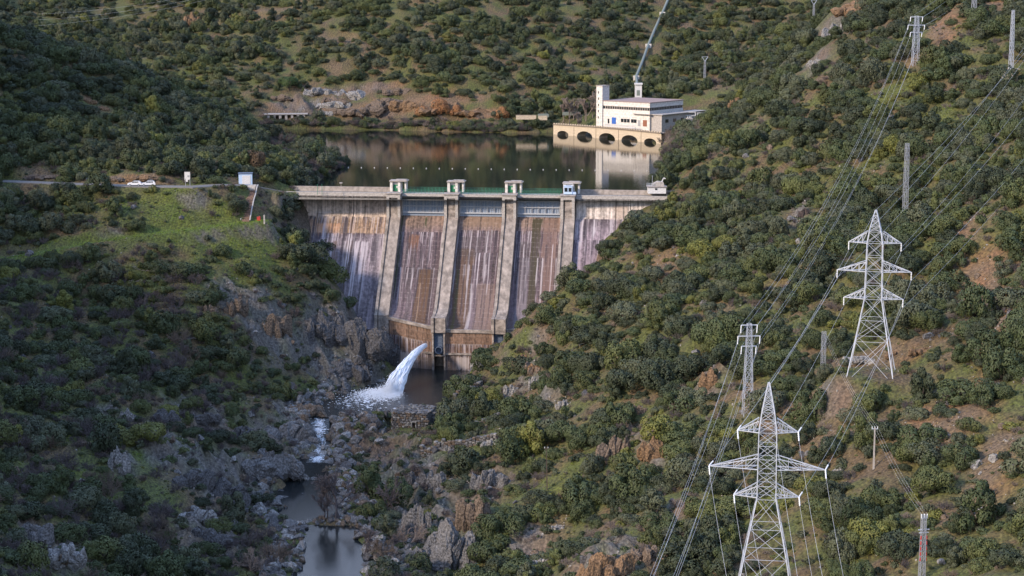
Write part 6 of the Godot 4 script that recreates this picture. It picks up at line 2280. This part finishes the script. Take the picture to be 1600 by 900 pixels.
func plant_bare(list: Array, meshes: Array):
	list.sort_custom(func(a, b): return a[0] > b[0])
	var count := 0
	var rest := {}
	for q in list:
		var r: float = q[4]
		var m: int = (q[5] / 7) % meshes.size()
		var tone: int = 1 if q[5] % 5 == 0 else 0
		if q[2] > 762.0 and q[5] % 3 == 0: tone = 2
		if not q[6] and q[5] % 3 == 0: tone = 3
		var bs := Basis(Vector3.UP, float(q[5] % 628) / 100.0).scaled(Vector3.ONE * r * 1.25)
		var at_ := Vector3(q[1], q[3] - 0.1, -q[2])
		var px: float = 800.0 + q[1] * F / q[2]
		if count < 300 and px > -30.0 and px < 1630.0:
			count += 1
			var o := part("leafless_shrub", meshes[m], M.twig[tone], self)
			o.transform = Transform3D(bs, at_)
			tag(o, "%s leafless %s shrub %s" % ["big" if r > 2.0 else "middling" if r > 1.5 else "small", ["grey purple", "brown", "rust", "pale"][tone], near_words(at_)], "shrub", "leafless shrubs")
		else:
			var key := m * 10 + tone
			if not rest.has(key): rest[key] = []
			rest[key].append(Transform3D(bs, at_))
	var o := thing_stuff("leafless_scrub", "leafless grey scrub between the evergreen trees", "scrub")
	for key in rest: copies(o, "twigs", meshes[key / 10], M.twig[key % 10], rest[key])

func build_grass():
	# tufts of grass: a few blades each
	var st := mb()
	for k in 11:
		var a := rng.randf() * TAU
		var b := Vector3(cos(a), 0, sin(a)) * rng.randf_range(0.0, 0.3)
		var t := b + Vector3(cos(a + 0.5) * 0.35, rng.randf_range(0.5, 1.0), sin(a + 0.5) * 0.35)
		var w := Vector3(-sin(a), 0, cos(a)) * 0.1
		st.add_vertex(b - w); st.add_vertex(t); st.add_vertex(b + w)
	var tuft := done(st)
	var tr := []
	var tint := []
	for k in 90000:
		var d := sqrt(rng.randf()) * 330.0 + 285.0
		var x := rng.randf_range(-0.28, 0.28) * d
		var g := mask(m_grass, x, d)
		if rng.randf() > 0.35 + 0.65 * g: continue
		if mask(m_rock, x, d) > 0.55: continue
		if x > -66.0 and x < 46.0 and d > 566.0: continue
		if d < 578.0:
			var rv := river_at(d)
			if absf(x - rv[0]) < rv[1] + 1.2: continue
		elif x < -58.0 and d > 520.0 and line_near(road_line, x, d).x < 3.0: continue
		var s := rng.randf_range(0.18, 0.5)
		tr.append(Transform3D(Basis(Vector3.UP, rng.randf() * TAU).scaled(Vector3(s * 1.4, s, s * 1.4)), on(x, d)))
		var c := ground_color(x, d, 0.0, 0.3)
		var f := rng.randf_range(0.8, 1.35)
		tint.append(Color(c.r * f, c.g * f * 1.06, c.b * f * 0.9))
	var m := mat(Color.WHITE, 0.9)
	m.vertex_color_use_as_albedo = true
	copies(thing_stuff("grass", "short winter grass on the slopes between the bushes", "grass"), "tufts", tuft, m, tr, tint)

func build_small_things():
	rng.seed = 951
	# ---- leafless trees one can pick out
	var tr := bare_mesh(1101, 1)
	var tr2 := bare_mesh(1102, 1)
	var pop := [bare_mesh(1111, 2), bare_mesh(1112, 2), bare_mesh(1113, 2)]
	for a in [[546, 838, 0, 11.5, 0, "tall leafless tree with two trunks on the stony island in the river"], [520, 850, 1, 7.5, 0, "smaller leafless tree at the river's edge beside the two trunks"], [605, 800, 1, 8.0, 0, "leafless tree against the cliff above the river"], [640, 760, 0, 6.0, 0, "leafless tree at the top of the river cliff"], [390, 905, 1, 6.5, 3, "pale leafless tree at the bottom by the river"], [575, 880, 0, 7.0, 0, "leafless tree in the scrub below the cliff"], [600, 880, 1, 6.0, 1, "brown leafless tree in the scrub below the cliff"]]:
		var p := ground(a[0], a[1])
		if a[0] == 546: p = on(-39.0, 419.0)
		elif a[0] == 520: p = on(-42.5, 420.0)
		p.y -= 0.15
		var o := part("leafless_tree", [tr, tr2][a[2]], M.twig[a[4]], self)
		o.position = p
		o.rotation.y = rng.randf() * TAU
		o.scale = Vector3.ONE * a[3] * 0.9
		tag(o, a[5], "tree", "leafless trees in the gorge")
	for k in 9:
		var p := at_depth(884 + k * 6.6 + rng.randfn() * 2.0, 188, 858 + rng.randfn() * 6.0)
		var o := part("leafless_poplar", pop[k % 3], M.twig[3], self)
		o.position = Vector3(p.x, height(p.x, -p.z) - 0.2, p.z)
		o.rotation.y = rng.randf() * TAU
		o.scale = Vector3.ONE * rng.randf_range(13.0, 18.0)
		tag(o, "pale leafless poplar in the row beside the stair tower", "tree", "poplars by the powerhouse")
	for a in [[1035, 215, 7.5], [1050, 205, 8.0], [1045, 235, 6.5], [1072, 215, 6.5]]:
		var p := at_depth(a[0], a[1], 770)
		var o := part("leafless_bank_tree", [tr, tr2][int(a[2]) % 2], M.twig[1], self)
		o.position = Vector3(p.x, max(height(p.x, -p.z), LAKE_Y) - 0.2, p.z)
		o.scale = Vector3.ONE * a[2] * 0.8
		tag(o, "brown leafless tree on the bank at the end of the arched bridge", "tree", "leafless trees by the bridge")
	# ---- rust coloured bushes on the far shore
	var rb := crown_mesh(1120, 0, 2600, 0.055)
	for a in [[690, 178, 5.0], [712, 180, 3.4], [660, 181, 3.4], [785, 184, 3.8]]:
		var p := ground(a[0], a[1], 800.0)
		var o := thing("rusty_bush", "rust coloured leafy bush on the far shore above the water", "bush", p - Vector3(0, 0.4, 0), rng.randf() * TAU, "rust coloured bushes on the far shore")
		o.scale = Vector3(a[2], a[2] * 1.15, a[2])
		part("crown", rb, M.leaf_rust, o)
		part("trunk", trunk_mesh(1052), M.bark, o)
	# ---- trees one can name
	var pines := crown_mesh(1130, 2, 3000, 0.05)
	var rounded := crown_mesh(1131, 0, 3800, 0.048)
	for a in [[452, 142, 5.0, 0, 5, "round green umbrella pine on the far shore", "umbrella_pine"], [949, 372, 2.7, 0, 3, "small dark umbrella shaped tree standing against the dam face", "umbrella_pine"], [435, 262, 3.4, 1, 5, "bright green round tree on the left ridge behind the kiosk", "round_tree"], [1135, 392, 4.2, 1, 2, "big yellow green round bush on the right bank", "round_tree"], [1260, 470, 4.4, 1, 1, "big rounded green bush under the long cables", "round_tree"], [395, 262, 5.2, 1, 6, "brown leaved tree on the left ridge above the kiosk", "round_tree"], [480, 415, 6.2, 1, 3, "big very dark oak hanging over the left end of the dam", "round_tree"], [505, 400, 5.0, 1, 3, "dark oak in front of the left wing of the dam", "round_tree"], [462, 385, 5.4, 1, 3, "dark oak at the edge of the left wing of the dam", "round_tree"], [515, 470, 3.6, 1, 0, "dark green oak on top of the rock wall by the dam", "round_tree"], [545, 480, 3.2, 1, 0, "green oak at the brink of the rock wall by the dam", "round_tree"],
		[110, 415, 4.0, 1, 3, "dark round oak below the green track", "round_tree"], [100, 310, 4.8, 1, 3, "dark oak below the road on the grassy bank", "round_tree"], [370, 330, 3.8, 1, 3, "dark oak on the bank beside the stone stairway", "round_tree"], [215, 360, 3.2, 1, 0, "oak on the green track's upper edge", "round_tree"], [785, 840, 5.2, 1, 0, "big dark oak filling the gully below the grassy track", "round_tree"], [760, 880, 4.6, 1, 0, "dark oak at the bottom of the gully", "round_tree"], [910, 700, 5.0, 1, 0, "tall dark oak clump above the grassy track", "round_tree"], [880, 690, 4.6, 1, 0, "dark oak beside the tall oak clump above the track", "round_tree"], [940, 690, 4.2, 1, 1, "olive green oak beside the tall oak clump above the track", "round_tree"], [1460, 770, 4.4, 1, 1, "big olive green oak right of the concrete pole", "round_tree"], [1430, 720, 3.9, 1, 1, "rounded olive oak behind the concrete pole", "round_tree"], [1500, 730, 4.0, 1, 0, "rounded dark oak below the stony clearing", "round_tree"], [1350, 860, 3.6, 1, 1, "rounded olive oak left of the pole with red bars", "round_tree"], [1450, 515, 4.0, 1, 1, "rounded green oak right of the suspension pylon", "round_tree"]]:
		var p := ground(a[0], a[1])
		var o := thing(a[6], a[5], "tree", p - Vector3(0, 0.3, 0), rng.randf() * TAU)
		o.scale = Vector3.ONE * a[2] * (1.0 if a[3] == 0 else 0.95)
		if a[0] == 949: o.position = at_depth(949, 392, 563) - Vector3(0, 0.6, 0)
		part("crown", pines if a[3] == 0 else rounded, M.leaf[a[4]] if a[4] < 6 else M.leaf_brown, o)
		var t := part("trunk", trunk_mesh(1053), M.bark, o)
		if a[3] == 0: t.scale = Vector3(1, 1.5, 1)
	# ---- fallen boughs on the left slope
	var dead := [bare_mesh(1141, 3), bare_mesh(1142, 3)]
	for a in [[235, 425, 3.6], [255, 440, 3.0], [210, 440, 2.6], [185, 515, 3.0], [300, 530, 2.8], [60, 665, 3.0], [30, 690, 2.4], [345, 560, 2.6], [420, 500, 2.4], [110, 860, 2.6], [470, 520, 2.2]]:
		var p := ground(a[0], a[1])
		var o := part("fallen_boughs", dead[int(a[0]) % 2], M.bark_pale, self)
		o.position = p
		o.rotation.y = rng.randf() * TAU
		o.scale = Vector3.ONE * a[2]
		tag(o, "heap of bleached fallen boughs " + near_words(p), "deadwood", "heaps of fallen boughs")
